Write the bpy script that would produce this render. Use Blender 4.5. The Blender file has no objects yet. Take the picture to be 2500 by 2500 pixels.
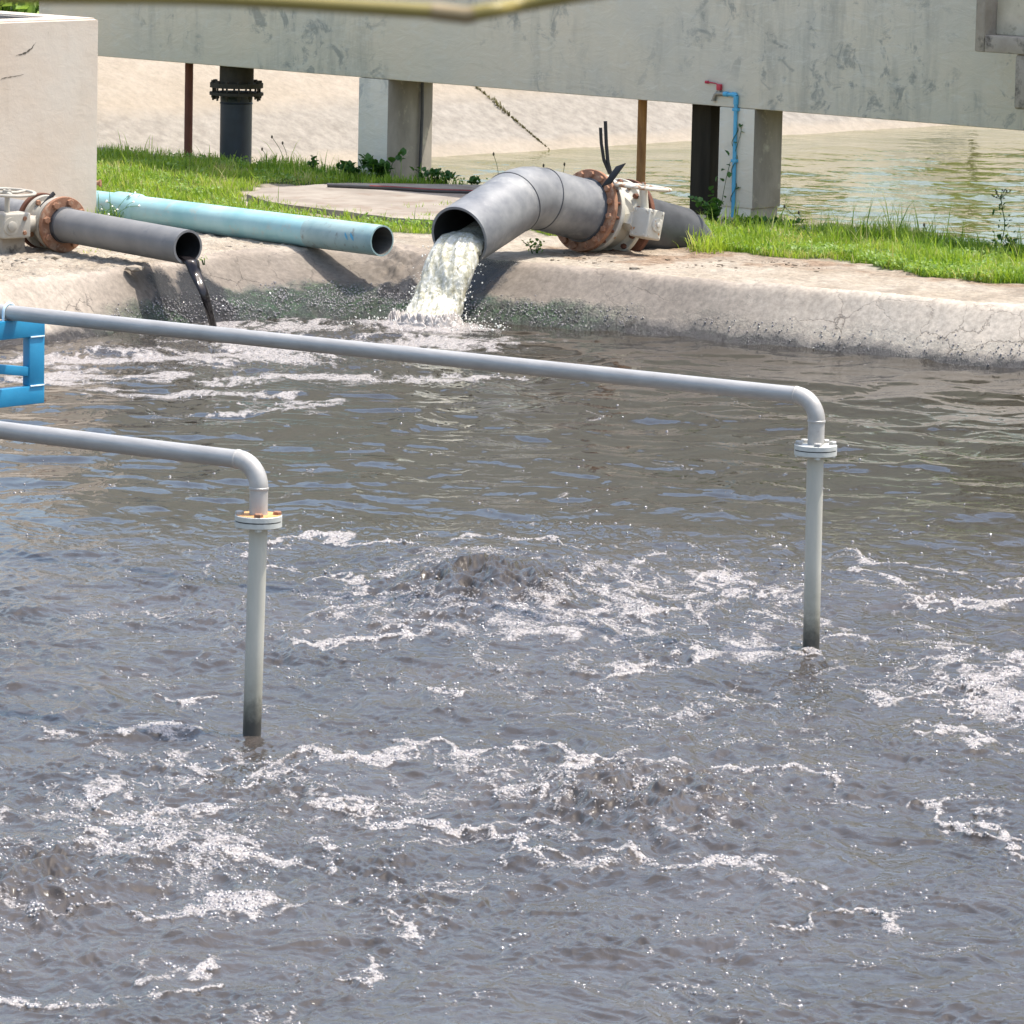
import bpy, bmesh, math, random
import numpy as np
from mathutils import Vector, Matrix, Quaternion
random.seed(7); RNG = np.random.default_rng(11)
C = bpy.context.scene.collection
V = Vector

# ------------------------------------------------------------------ camera model (photo is 2500 x 2500)
F, PITCH, ROLL, H = 12500.0, .15, .022, 4.02
SP, CP = math.sin(PITCH), math.cos(PITCH)
def ray(x, y):
    dx = (x-1250)/F; dy = (y-1250)/F
    a = dx+ROLL*dy; b = dy-ROLL*dx
    return V((a, CP-b*SP, -SP-b*CP))
def at(x, y, z):
    d = ray(x, y); t = (z-H)/d.z
    return V((t*d.x, t*d.y, z))
def atd(x, y, Y):
    d = ray(x, y); t = Y/d.y
    return V((t*d.x, Y, H+t*d.z))
ZG = .38
U = V((.755, -.656, 0)); N = V((-.656, -.755, 0)); M_ = -N; UP = V((0, 0, 1))

# ------------------------------------------------------------------ noise
_p = np.random.default_rng(3).permutation(1024).astype(np.int32)
_P = np.concatenate([_p, _p])
_ang = np.random.default_rng(5).random(1024)*2*np.pi
_GX = np.cos(_ang).astype(np.float32); _GY = np.sin(_ang).astype(np.float32)
def perlin(x, y, seed=0):
    x = np.asarray(x, np.float32)+seed*17.31; y = np.asarray(y, np.float32)+seed*9.77
    xi = np.floor(x); yi = np.floor(y); xf = x-xi; yf = y-yi
    xi = xi.astype(np.int32) & 1023; yi = yi.astype(np.int32) & 1023
    u = xf*xf*xf*(xf*(xf*6-15)+10); v = yf*yf*yf*(yf*(yf*6-15)+10)
    def g(ix, iy, fx, fy):
        h = _P[_P[ix & 1023]+(iy & 1023)]
        return _GX[h]*fx+_GY[h]*fy
    a = g(xi, yi, xf, yf); b = g(xi+1, yi, xf-1, yf); c = g(xi, yi+1, xf, yf-1); d = g(xi+1, yi+1, xf-1, yf-1)
    return ((a+(b-a)*u)+((c+(d-c)*u)-(a+(b-a)*u))*v)*1.5
def fbm(x, y, o=4, seed=0, gain=.5, lac=2.03):
    s = 0; a = 1
    for i in range(o):
        s = s+a*perlin(x*lac**i, y*lac**i, seed+i*3); a *= gain
    return s
def sstep(a, b, x):
    t = np.clip((x-a)/(b-a), 0, 1); return t*t*(3-2*t)

# ------------------------------------------------------------------ materials
def newmat(name):
    m = bpy.data.materials.new(name); m.use_nodes = True
    nt = m.node_tree; b = nt.nodes['Principled BSDF']
    return m, nt, b
def nd(nt, t, **kw):
    n = nt.nodes.new(t)
    for k, v in kw.items():
        if hasattr(n, k): setattr(n, k, v)
        else: n.inputs[k].default_value = v
    return n
def coords(nt, scale=(1, 1, 1), rot=(0, 0, 0), kind='POINT'):
    tc = nd(nt, 'ShaderNodeNewGeometry'); mp = nd(nt, 'ShaderNodeMapping', vector_type=kind)
    mp.inputs['Scale'].default_value = scale; mp.inputs['Rotation'].default_value = rot
    nt.links.new(tc.outputs['Position'], mp.inputs['Vector']); return mp.outputs['Vector']
def noise(nt, vec, scale, detail=6, rough=.55, dist=0):
    n = nd(nt, 'ShaderNodeTexNoise'); n.inputs['Scale'].default_value = scale; n.inputs['Detail'].default_value = detail
    n.inputs['Roughness'].default_value = rough; n.inputs['Distortion'].default_value = dist
    nt.links.new(vec, n.inputs['Vector']); return n.outputs['Fac']
def ramp(nt, fac, stops):
    r = nd(nt, 'ShaderNodeValToRGB'); e = r.color_ramp.elements
    while len(e) < len(stops): e.new(.5)
    for el, (p, c) in zip(e, stops):
        el.position = p; el.color = (c, c, c, 1) if isinstance(c, (int, float)) else (*c, 1)
    nt.links.new(fac, r.inputs['Fac']); return r.outputs['Color']
def mixc(nt, fac, a, b, mode='MIX'):
    n = nd(nt, 'ShaderNodeMix', data_type='RGBA', blend_type=mode)
    for s, v in ((0, fac), (6, a), (7, b)):
        if isinstance(v, (int, float)): n.inputs[s].default_value = v
        elif isinstance(v, tuple): n.inputs[s].default_value = (*v, 1)
        else: nt.links.new(v, n.inputs[s])
    return n.outputs[2]
def math_(nt, op, a, b=0.0, c=0.0):
    n = nd(nt, 'ShaderNodeMath', operation=op)
    for i, v in enumerate((a, b, c)):
        if isinstance(v, (int, float)): n.inputs[i].default_value = v
        else: nt.links.new(v, n.inputs[i])
    return n.outputs[0]
def bump(nt, b, h, strength=.3, dist=.01, normal=None):
    n = nd(nt, 'ShaderNodeBump'); n.inputs['Strength'].default_value = strength; n.inputs['Distance'].default_value = dist
    nt.links.new(h, n.inputs['Height'])
    if normal is not None: nt.links.new(normal, n.inputs['Normal'])
    nt.links.new(n.outputs['Normal'], b.inputs['Normal']); return n.outputs['Normal']
def posz(nt):
    g = nd(nt, 'ShaderNodeNewGeometry'); s = nd(nt, 'ShaderNodeSeparateXYZ'); nt.links.new(g.outputs['Position'], s.inputs[0]); return s.outputs['Z']
def attr(nt, name):
    return nd(nt, 'ShaderNodeAttribute', attribute_name=name).outputs['Fac']
def setin(nt, b, **kw):
    for k, v in kw.items():
        k = k.replace('_', ' ')
        if hasattr(v, 'is_linked') or hasattr(v, 'links'): nt.links.new(v, b.inputs[k])
        elif isinstance(v, tuple): b.inputs[k].default_value = (*v, 1)
        else: b.inputs[k].default_value = v
def worn(name, c1, c2, scale=6, rough=.6, metallic=0, spot=None, spot_scale=14, spot_at=.62, spot_w=.05, bstr=.25, bscale=60, stretch=(1, 1, 1), spec=.5, rvar=.15):
    m, nt, b = newmat(name); v = coords(nt, stretch)
    n = noise(nt, v, scale, 7, .6)
    col = ramp(nt, n, [(.3, c1), (.7, c2)])
    if spot:
        s = noise(nt, coords(nt), spot_scale, 6, .65)
        col = mixc(nt, ramp(nt, s, [(spot_at, 0), (spot_at+spot_w, 1)]), col, spot)
    setin(nt, b, Base_Color=col, Metallic=metallic, Specular_IOR_Level=spec)
    setin(nt, b, Roughness=math_(nt, 'MULTIPLY_ADD', n, rvar*2, rough-rvar))
    bump(nt, b, noise(nt, coords(nt), bscale, 5, .6), bstr, .004)
    return m

MAT = {}
def mat_beam():
    m, nt, b = newmat('plaster_concrete')
    big = noise(nt, coords(nt), .9, 5, .6, .3); vert = noise(nt, coords(nt, (3.2, 3.2, .55)), 2.2, 7, .65)
    col = ramp(nt, big, [(.32, (.71, .62, .475)), (.5, (.67, .605, .475)), (.68, (.60, .565, .47))])
    dark = ramp(nt, vert, [(.47, 0), (.70, .42)])
    patch = ramp(nt, noise(nt, coords(nt), .62, 4, .5), [(.44, 0), (.56, 1)])
    col = mixc(nt, math_(nt, 'MULTIPLY', dark, patch), col, (.22, .225, .20))
    bits = ramp(nt, noise(nt, coords(nt), 5, 7, .72, .6), [(.54, 0), (.62, .6)])
    col = mixc(nt, math_(nt, 'MULTIPLY', bits, patch), col, (.2, .215, .205))
    light = ramp(nt, noise(nt, coords(nt, (1, 1, 2.4)), 5, 7, .7, 1.5), [(.56, 0), (.63, .45), (.7, 0)])
    col = mixc(nt, light, col, (.70, .67, .58))
    tr = noise(nt, coords(nt, (1, 1, 2.0)), 4.2, 8, .66, .7)
    setin(nt, b, Base_Color=col, Roughness=.85, Specular_IOR_Level=.25)
    bump(nt, b, tr, .45, .025); return m
def mat_tank():
    m, nt, b = newmat('cream_concrete')
    big = noise(nt, coords(nt), 1.3, 5, .6)
    col = ramp(nt, big, [(.3, (.532, .437, .342)), (.55, (.560, .484, .399)), (.75, (.570, .513, .437))])
    st = ramp(nt, noise(nt, coords(nt, (3, 3, .4)), 3, 6, .6), [(.55, 0), (.75, .35)])
    col = mixc(nt, st, col, (.44, .37, .29))
    setin(nt, b, Base_Color=col, Roughness=.85, Specular_IOR_Level=.2)
    bump(nt, b, noise(nt, coords(nt, (1, 1, 1.3)), 9, 8, .66, .25), .28, .015); return m
def mat_basin():
    m, nt, b = newmat('basin_lining')
    z = posz(nt); v = coords(nt)
    big = noise(nt, v, 1.4, 6, .6)
    col = ramp(nt, big, [(.3, (.225, .185, .145)), (.5, (.30, .25, .20)), (.72, (.36, .305, .245))])
    pale = attr(nt, 'pale')
    col = mixc(nt, pale, col, ramp(nt, big, [(.3, (.47, .40, .32)), (.7, (.56, .49, .40))]))
    col = mixc(nt, attr(nt, 'wall_dark'), col, mixc(nt, 1.0, col, (.50, .50, .50), 'MULTIPLY'))
    fine = ramp(nt, noise(nt, v, 26, 6, .7), [(.35, .72), (.65, 1.12)])
    col = mixc(nt, 1.0, col, fine, 'MULTIPLY')
    # dry wave-worn mud band above the water and the slimy band at the water
    wob = math_(nt, 'MULTIPLY_ADD', noise(nt, v, 3.2, 6, .65), .22, -.11)
    zz = math_(nt, 'ADD', z, wob)
    mud = ramp(nt, math_(nt, 'MULTIPLY_ADD', pale, .03, zz), [(.05, 1), (.12, 0)])
    col = mixc(nt, mud, col, (.062, .055, .05))
    sl = math_(nt, 'MULTIPLY', attr(nt, 'slime'), ramp(nt, zz, [(.0, .55), (.07, 1), (.15, .9), (.19, 0)]))
    alg = ramp(nt, noise(nt, v, 13, 8, .78), [(.36, (.032, .032, .029)), (.5, (.04, .055, .034)), (.60, (.05, .088, .042)), (.72, (.11, .14, .095))])
    col = mixc(nt, sl, col, alg)
    # cracks
    vo = nd(nt, 'ShaderNodeTexVoronoi', feature='DISTANCE_TO_EDGE'); vo.inputs['Scale'].default_value = 2.6
    nz = nd(nt, 'ShaderNodeTexNoise', Scale=3.5, Detail=8.0, Roughness=.65); nt.links.new(v, nz.inputs['Vector'])
    nt.links.new(mixc(nt, .25, v, nz.outputs['Color'], 'ADD'), vo.inputs['Vector'])
    cr = ramp(nt, vo.outputs['Distance'], [(0, 1), (.009, 0)])
    cm = math_(nt, 'MULTIPLY', ramp(nt, noise(nt, v, 1.1, 3, .5), [(.42, 0), (.56, 1)]), ramp(nt, zz, [(.12, 1), (.3, .3)]))
    crk = math_(nt, 'MULTIPLY', cr, math_(nt, 'MULTIPLY', cm, .8))
    stain = ramp(nt, math_(nt, 'ADD', attr(nt, 'stain'), math_(nt, 'MULTIPLY_ADD', noise(nt, v, 6, 7, .75), .9, -.45)), [(.42, 0), (.58, 1)])
    col = mixc(nt, stain, col, (.026, .024, .023))
    col = mixc(nt, crk, col, (.035, .03, .026))
    wet = math_(nt, 'MAXIMUM', math_(nt, 'MAXIMUM', sl, mud), stain)
    setin(nt, b, Base_Color=col, Specular_IOR_Level=.5)
    setin(nt, b, Roughness=math_(nt, 'MULTIPLY_ADD', wet, -.70, .88))
    hb = math_(nt, 'MULTIPLY', noise(nt, v, 70, 5, .8), math_(nt, 'MULTIPLY_ADD', wet, 2.2, .22))
    sv = nd(nt, 'ShaderNodeTexVoronoi', feature='F1'); sv.inputs['Scale'].default_value = 46; nt.links.new(v, sv.inputs['Vector'])
    hb = math_(nt, 'ADD', hb, math_(nt, 'MULTIPLY', math_(nt, 'SUBTRACT', .6, sv.outputs['Distance']), math_(nt, 'MULTIPLY', sl, 2.2)))
    hb = math_(nt, 'SUBTRACT', hb, math_(nt, 'MULTIPLY', crk, 1.5))
    bump(nt, b, hb, .7, .012); return m
def mat_ground():
    m, nt, b = newmat('ground_soil')
    v = coords(nt); n = noise(nt, v, 2.2, 7, .65); f = noise(nt, v, 22, 7, .7)
    col = ramp(nt, n, [(.3, (.306, .252, .190)), (.5, (.381, .326, .258)), (.7, (.422, .374, .306))])
    col = mixc(nt, 1.0, col, ramp(nt, f, [(.3, .62), (.6, 1.1)]), 'MULTIPLY')
    stn = ramp(nt, noise(nt, coords(nt, (1, .6, 1)), 1.7, 6, .65, .4), [(.52, 0), (.62, .75)])
    col = mixc(nt, math_(nt, 'MULTIPLY', stn, .8), col, (.2, .165, .13))
    soil = attr(nt, 'soil')
    dirt = ramp(nt, f, [(.35, (.13, .085, .055)), (.55, (.27, .19, .13)), (.7, (.40, .31, .22))])
    col = mixc(nt, soil, col, dirt)
    col = mixc(nt, attr(nt, 'turf'), col, (.055, .075, .02))
    setin(nt, b, Base_Color=col, Roughness=.92, Specular_IOR_Level=.15)
    bump(nt, b, noise(nt, v, 30, 8, .75), .8, .02); return m
def mat_bank():
    m, nt, b = newmat('bank_concrete')
    v = coords(nt); n = noise(nt, v, 1.1, 7, .65)
    col = ramp(nt, n, [(.3, (.265, .222, .166)), (.55, (.308, .261, .203)), (.75, (.339, .292, .234))])
    col = mixc(nt, 1.0, col, ramp(nt, noise(nt, v, 14, 8, .75), [(.32, .82), (.6, 1.06)]), 'MULTIPLY')
    zz = math_(nt, 'ADD', posz(nt), math_(nt, 'MULTIPLY_ADD', noise(nt, coords(nt), 1.2, 5, .6), .16, -.08))
    band = ramp(nt, zz, [(.10, 0), (.16, .15), (.22, .8), (.5, .75), (.62, 0)])
    col = mixc(nt, band, col, ramp(nt, noise(nt, v, 9, 6, .7), [(.35, (.170, .153, .132)), (.65, (.289, .264, .225))]))
    setin(nt, b, Base_Color=col, Roughness=.9, Specular_IOR_Level=.2)
    bump(nt, b, noise(nt, v, 20, 8, .75), .5, .02); return m
def mat_water():
    m, nt, b = newmat('sludge_water')
    v = coords(nt)
    murk = ramp(nt, noise(nt, v, .8, 5, .6, .6), [(.35, (.043, .036, .030)), (.65, (.066, .056, .049))])
    murk = mixc(nt, attr(nt, 'chop'), (.026, .0215, .015), murk)
    fo = attr(nt, 'foam')
    fb = noise(nt, v, 42, 6, .75)
    vo = nd(nt, 'ShaderNodeTexVoronoi', feature='F1'); vo.inputs['Scale'].default_value = 70; nt.links.new(v, vo.inputs['Vector'])
    v2 = nd(nt, 'ShaderNodeTexVoronoi', feature='F1'); v2.inputs['Scale'].default_value = 110; nt.links.new(v, v2.inputs['Vector'])
    fm = math_(nt, 'ADD', fo, math_(nt, 'MULTIPLY_ADD', fb, 1.5, -.75))
    fm = math_(nt, 'ADD', fm, math_(nt, 'MULTIPLY_ADD', vo.outputs['Distance'], -.5, .16))
    mask = ramp(nt, fm, [(.46, 0), (.60, .5), (.85, 1)])
    fcol = ramp(nt, fb, [(.3, (.25, .225, .208)), (.62, (.40, .366, .345))])
    setin(nt, b, Base_Color=mixc(nt, mask, murk, fcol), IOR=1.333, Specular_IOR_Level=.5)
    setin(nt, b, Roughness=math_(nt, 'MULTIPLY_ADD', mask, .16, .04))
    ch = attr(nt, 'chop')
    rp = math_(nt, 'MULTIPLY', noise(nt, coords(nt, (1, 1, 0)), 13, 4, .6, .8), math_(nt, 'MULTIPLY_ADD', ch, .42, .04))
    bub = math_(nt, 'ADD', math_(nt, 'MULTIPLY', math_(nt, 'SUBTRACT', .6, vo.outputs['Distance']), mask), math_(nt, 'MULTIPLY', math_(nt, 'SUBTRACT', .5, v2.outputs['Distance']), math_(nt, 'MULTIPLY', mask, .45)))
    h = math_(nt, 'ADD', rp, math_(nt, 'MULTIPLY', bub, .5))
    bump(nt, b, h, 1.0, .016); return m
def mat_pond():
    m, nt, b = newmat('pond_water'); v = coords(nt, (1, 1, 0))
    setin(nt, b, Base_Color=(.105, .105, .035), Roughness=.05, IOR=1.333)
    bump(nt, b, noise(nt, v, 6, 3, .5, .5), .25, .03); return m
def mat_leaf(name, c1, c2, attrn='tone', trans=.35, rough=.5, c3=None):
    m, nt, b = newmat(name)
    col = mixc(nt, attr(nt, attrn), c1, c2) if c3 is None else ramp(nt, attr(nt, attrn), [(0, c1), (.62, c2), (.86, c2), (1, c3)])
    setin(nt, b, Base_Color=col, Roughness=rough, Specular_IOR_Level=.35)
    tr = nd(nt, 'ShaderNodeBsdfTranslucent'); nt.links.new(mixc(nt, 1.0, col, (1.3, 1.35, .7), 'MULTIPLY'), tr.inputs['Color'])
    mx = nd(nt, 'ShaderNodeMixShader'); mx.inputs[0].default_value = trans
    nt.links.new(b.outputs[0], mx.inputs[1]); nt.links.new(tr.outputs[0], mx.inputs[2])
    nt.links.new(mx.outputs[0], nt.nodes['Material Output'].inputs['Surface']); return m
def mat_riser():
    m, nt, b = newmat('galvanised_riser'); z = posz(nt)
    n = noise(nt, coords(nt, (1, 1, .3)), 12, 6, .6); zz = math_(nt, 'ADD', z, math_(nt, 'MULTIPLY_ADD', noise(nt, coords(nt), 30, 6, .7), .16, -.08))
    col = ramp(nt, n, [(.3, (.430, .410, .340)), (.7, (.520, .495, .415))])
    col = mixc(nt, ramp(nt, zz, [(.12, .9), (.26, .35), (.38, 0)]), col, (.23, .22, .17))
    col = mixc(nt, ramp(nt, zz, [(.05, 1), (.17, 0)]), col, (.05, .048, .04))
    setin(nt, b, Base_Color=col, Metallic=0.0, Roughness=.5)
    bump(nt, b, n, .1, .004); return m
def mat_header():
    m, nt, b = newmat('drawn_steel_pipe'); st = noise(nt, coords(nt, (30, 1, 1), (0, 0, math.radians(139.5)), 'TEXTURE'), 70, 5, .6)
    n = noise(nt, coords(nt), 7, 6, .65)
    col = mixc(nt, .5, ramp(nt, st, [(.32, (.302, .290, .269)), (.68, (.462, .445, .416))]), ramp(nt, n, [(.35, (.336, .323, .302)), (.65, (.445, .428, .403))]))
    sp = ramp(nt, noise(nt, coords(nt), 26, 6, .7), [(.68, 0), (.74, .7)]); col = mixc(nt, sp, col, (.22, .19, .16))
    setin(nt, b, Base_Color=col, Metallic=.2, Roughness=.42); bump(nt, b, st, .06, .002); return m
def mat_jet():
    m, nt, b = newmat('rushing_water')
    v = coords(nt, (1, 1, .5)); n = noise(nt, v, 11, 7, .68, .5); fl = noise(nt, coords(nt, (1, 1, .28)), 42, 6, .75, .4)
    col = ramp(nt, n, [(.32, (.313, .285, .184)), (.5, (.478, .451, .340)), (.66, (.626, .607, .534))])
    col = mixc(nt, ramp(nt, fl, [(.5, 0), (.62, .8)]), col, (.76, .75, .70))
    setin(nt, b, Base_Color=col, Roughness=.16, IOR=1.33, Subsurface_Weight=.6)
    b.inputs['Subsurface Radius'].default_value = (.05, .048, .04); b.inputs['Subsurface Scale'].default_value = 1
    bump(nt, b, fl, .6, .008); return m
def mat_simple(name, col, rough=.5, metallic=0, spec=.5, var=.12, scale=20):
    c1 = tuple(max(0, c*(1-var*2)) for c in col); c2 = tuple(min(1, c*(1+var)) for c in col)
    return worn(name, c1, c2, scale, rough, metallic, spec=spec, bstr=.1)
def mat_bubble():
    m, nt, b = newmat('bubble_film'); setin(nt, b, Base_Color=(.17, .15, .14), Roughness=.11, IOR=2.4); return m
MAT.update(
    beam=mat_beam(), tank=mat_tank(), basin=mat_basin(), ground=mat_ground(), bank=mat_bank(), water=mat_water(), pond=mat_pond(), jet=mat_jet(), header=mat_header(), riser=mat_riser(),
    steel=worn('galvanised_steel', (.414, .402, .385), (.529, .517, .500), 9, .48, .15, spot=(.33, .29, .26), spot_scale=22, spot_at=.68, stretch=(.35, .35, 1), bstr=.06),
    steel_pale=worn('pale_weathered_steel', (.35, .33, .30), (.50, .475, .435), 14, .45, .15, spot=(.28, .25, .21), spot_scale=30, spot_at=.66, bstr=.08),
    flange_pale=worn('painted_flange', (.47, .47, .42), (.58, .58, .53), 30, .5, .1, spot=(.38, .27, .16), spot_scale=40, spot_at=.68, bstr=.15),
    orange=worn('orange_rust', (.50, .22, .06), (.66, .36, .15), 40, .75, 0, bstr=.3),
    rust=worn('rusty_iron', (.22, .105, .06), (.36, .195, .12), 14, .8, 0, spot=(.38, .24, .16), spot_scale=18, spot_at=.56, bstr=.5, spec=.25),
    rust_dark=worn('dark_rust', (.095, .04, .028), (.17, .075, .045), 14, .75, 0, bstr=.4, spec=.25),
    post_rust=worn('streaked_rust', (.20, .085, .03), (.42, .22, .08), 5, .75, 0, spot=(.44, .38, .32), spot_scale=5, spot_at=.64, stretch=(5, 5, .8), bstr=.4, spec=.25),
    brown=worn('brown_primer', (.12, .045, .028), (.165, .062, .04), 7, .7, 0, bstr=.2, spec=.25),
    cream=worn('chipped_cream_paint', (.484, .452, .374), (.562, .538, .468), 10, .55, 0, spot=(.42, .21, .08), spot_scale=9, spot_at=.645, spot_w=.04, bstr=.2),
    cream_rusty=worn('rusting_cream_paint', (.46, .42, .34), (.58, .55, .47), 12, .6, 0, spot=(.30, .15, .07), spot_scale=16, spot_at=.52, spot_w=.08, bstr=.35),
    cream_grey=worn('dusty_cream_paint', (.326, .296, .244), (.414, .385, .326), 9, .6, 0, spot=(.33, .18, .10), spot_scale=12, spot_at=.66, bstr=.2),
    hdpe=worn('grey_black_plastic', (.105, .112, .125), (.265, .265, .26), 4.5, .48, 0, spot=(.32, .315, .30), spot_scale=5, spot_at=.56, spot_w=.2, bstr=.12, rvar=.08),
    hdpe_dusty=worn('dusty_black_plastic', (.15, .148, .145), (.22, .212, .20), 5, .6, 0, spot=(.10, .105, .115), spot_scale=7, spot_at=.6, spot_w=.12, bstr=.12),
    hdpe_dark=worn('dark_plastic', (.035, .037, .042), (.085, .088, .095), 5, .5, 0, spot=(.3, .29, .27), spot_scale=35, spot_at=.72, spot_w=.03, bstr=.12),
    iron_black=worn('black_iron', (.012, .015, .02), (.03, .036, .045), 5, .5, 0, spot=(.2, .2, .2), spot_scale=16, spot_at=.72, bstr=.25),
    iron_flange=worn('black_iron_flange', (.03, .026, .018), (.06, .05, .035), 12, .75, 0, bstr=.4, spec=.2),
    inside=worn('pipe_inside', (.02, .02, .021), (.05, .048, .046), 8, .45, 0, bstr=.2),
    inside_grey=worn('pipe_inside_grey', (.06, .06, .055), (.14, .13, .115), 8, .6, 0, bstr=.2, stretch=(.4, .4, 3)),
    teal=worn('faded_teal_pvc', (.20, .44, .47), (.38, .58, .59), 2.6, .45, 0, spot=(.40, .44, .40), spot_scale=9, spot_at=.56, spot_w=.16, bstr=.08),
    teal_end=worn('grimy_teal_pvc', (.23, .36, .36), (.37, .48, .46), 5, .5, 0, spot=(.20, .22, .20), spot_scale=16, spot_at=.58, spot_w=.12, bstr=.08),
    blue_pvc=worn('blue_pvc', (.055, .30, .47), (.10, .40, .58), 8, .45, 0, spot=(.35, .48, .52), spot_scale=14, spot_at=.66, bstr=.08),
    blue_paint=worn('blue_gloss_paint', (.014, .20, .38), (.028, .27, .47), 5, .36, 0, spot=(.09, .10, .12), spot_scale=30, spot_at=.74, spot_w=.02, bstr=.14),
    weld=worn('pale_weld', (.45, .60, .68), (.62, .74, .80), 30, .5, 0, bstr=.3),
    rubber=mat_simple('black_rubber', (.012, .012, .013), .6), hose=mat_simple('black_hose', (.075, .07, .068), .55),
    red=mat_simple('red_plastic', (.48, .03, .05), .45), red_dull=mat_simple('dull_red_stripe', (.30, .05, .04), .6),
    brass=worn('old_brass', (.22, .19, .14), (.36, .33, .27), 40, .45, .5),
    mould=worn('black_mould', (.05, .045, .035), (.16, .14, .11), 40, .9, 0, spec=.1),
    wood=worn('dark_column_brown', (.022, .018, .012), (.045, .037, .025), 4, .85, 0, stretch=(4, 4, .5), bstr=.4, spec=.15),
    slab=worn('slab_concrete', (.216, .180, .148), (.360, .317, .266), 2.2, .9, 0, spot=(.24, .19, .15), spot_scale=3, spot_at=.54, spot_w=.08, bstr=.4, spec=.2),
    old=worn('stained_concrete', (.27, .225, .175), (.44, .385, .31), 5, .9, 0, spot=(.085, .07, .055), spot_scale=5, spot_at=.53, spot_w=.12, bstr=.7, bscale=30, spec=.2),
    old_pale=worn('sunlit_stained_concrete', (.52, .46, .34), (.68, .62, .48), 6, .9, 0, spot=(.27, .23, .15), spot_scale=7, spot_at=.56, spot_w=.14, bstr=.6, bscale=30, spec=.2),
    raw_side=worn('brown_side_concrete', (.20, .175, .14), (.36, .32, .265), 4, .9, 0, spot=(.42, .38, .29), spot_scale=7, spot_at=.58, spot_w=.1, bstr=.5, spec=.15, stretch=(1, 1, .5)),
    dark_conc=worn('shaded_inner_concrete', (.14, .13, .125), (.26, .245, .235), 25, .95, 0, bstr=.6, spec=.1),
    sludge=mat_simple('black_sludge', (.014, .012, .013), .12, spec=.35, var=.2),
    yellow=worn('yellow_conduit', (.23, .18, .04), (.29, .225, .055), 6, .5, 0, bstr=.05), tan=mat_simple('tan_coupling', (.26, .19, .09), .5),
    stone=worn('broken_concrete', (.24, .20, .155), (.42, .36, .285), 9, .95, 0, bstr=.7, spec=.1),
    straw=mat_simple('dry_stalk', (.42, .34, .22), .8), white=mat_simple('white_petal', (.75, .73, .66), .6), seed=mat_simple('seed_head', (.07, .055, .035), .9),
    bark=worn('bark', (.08, .06, .04), (.16, .12, .08), 6, .9, 0, bstr=.6, stretch=(3, 3, 1)),
    grass=mat_leaf('grass_blade', (.11, .22, .016), (.31, .41, .055), trans=.45, c3=(.50, .44, .22)), weed=mat_leaf('weed_leaf', (.028, .085, .016), (.07, .16, .03), trans=.3),
    clover=mat_leaf('low_leaf', (.13, .25, .045), (.32, .42, .13), trans=.4), tree=mat_leaf('tree_leaf', (.03, .075, .012), (.10, .18, .03)),
    bubble=mat_bubble(), foam=worn('thick_foam', (.27, .235, .205), (.50, .46, .43), 40, .35, 0, bstr=.6, bscale=90),
    drop=mat_simple('water_drop', (.80, .78, .70), .12, spec=.8),
)

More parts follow.
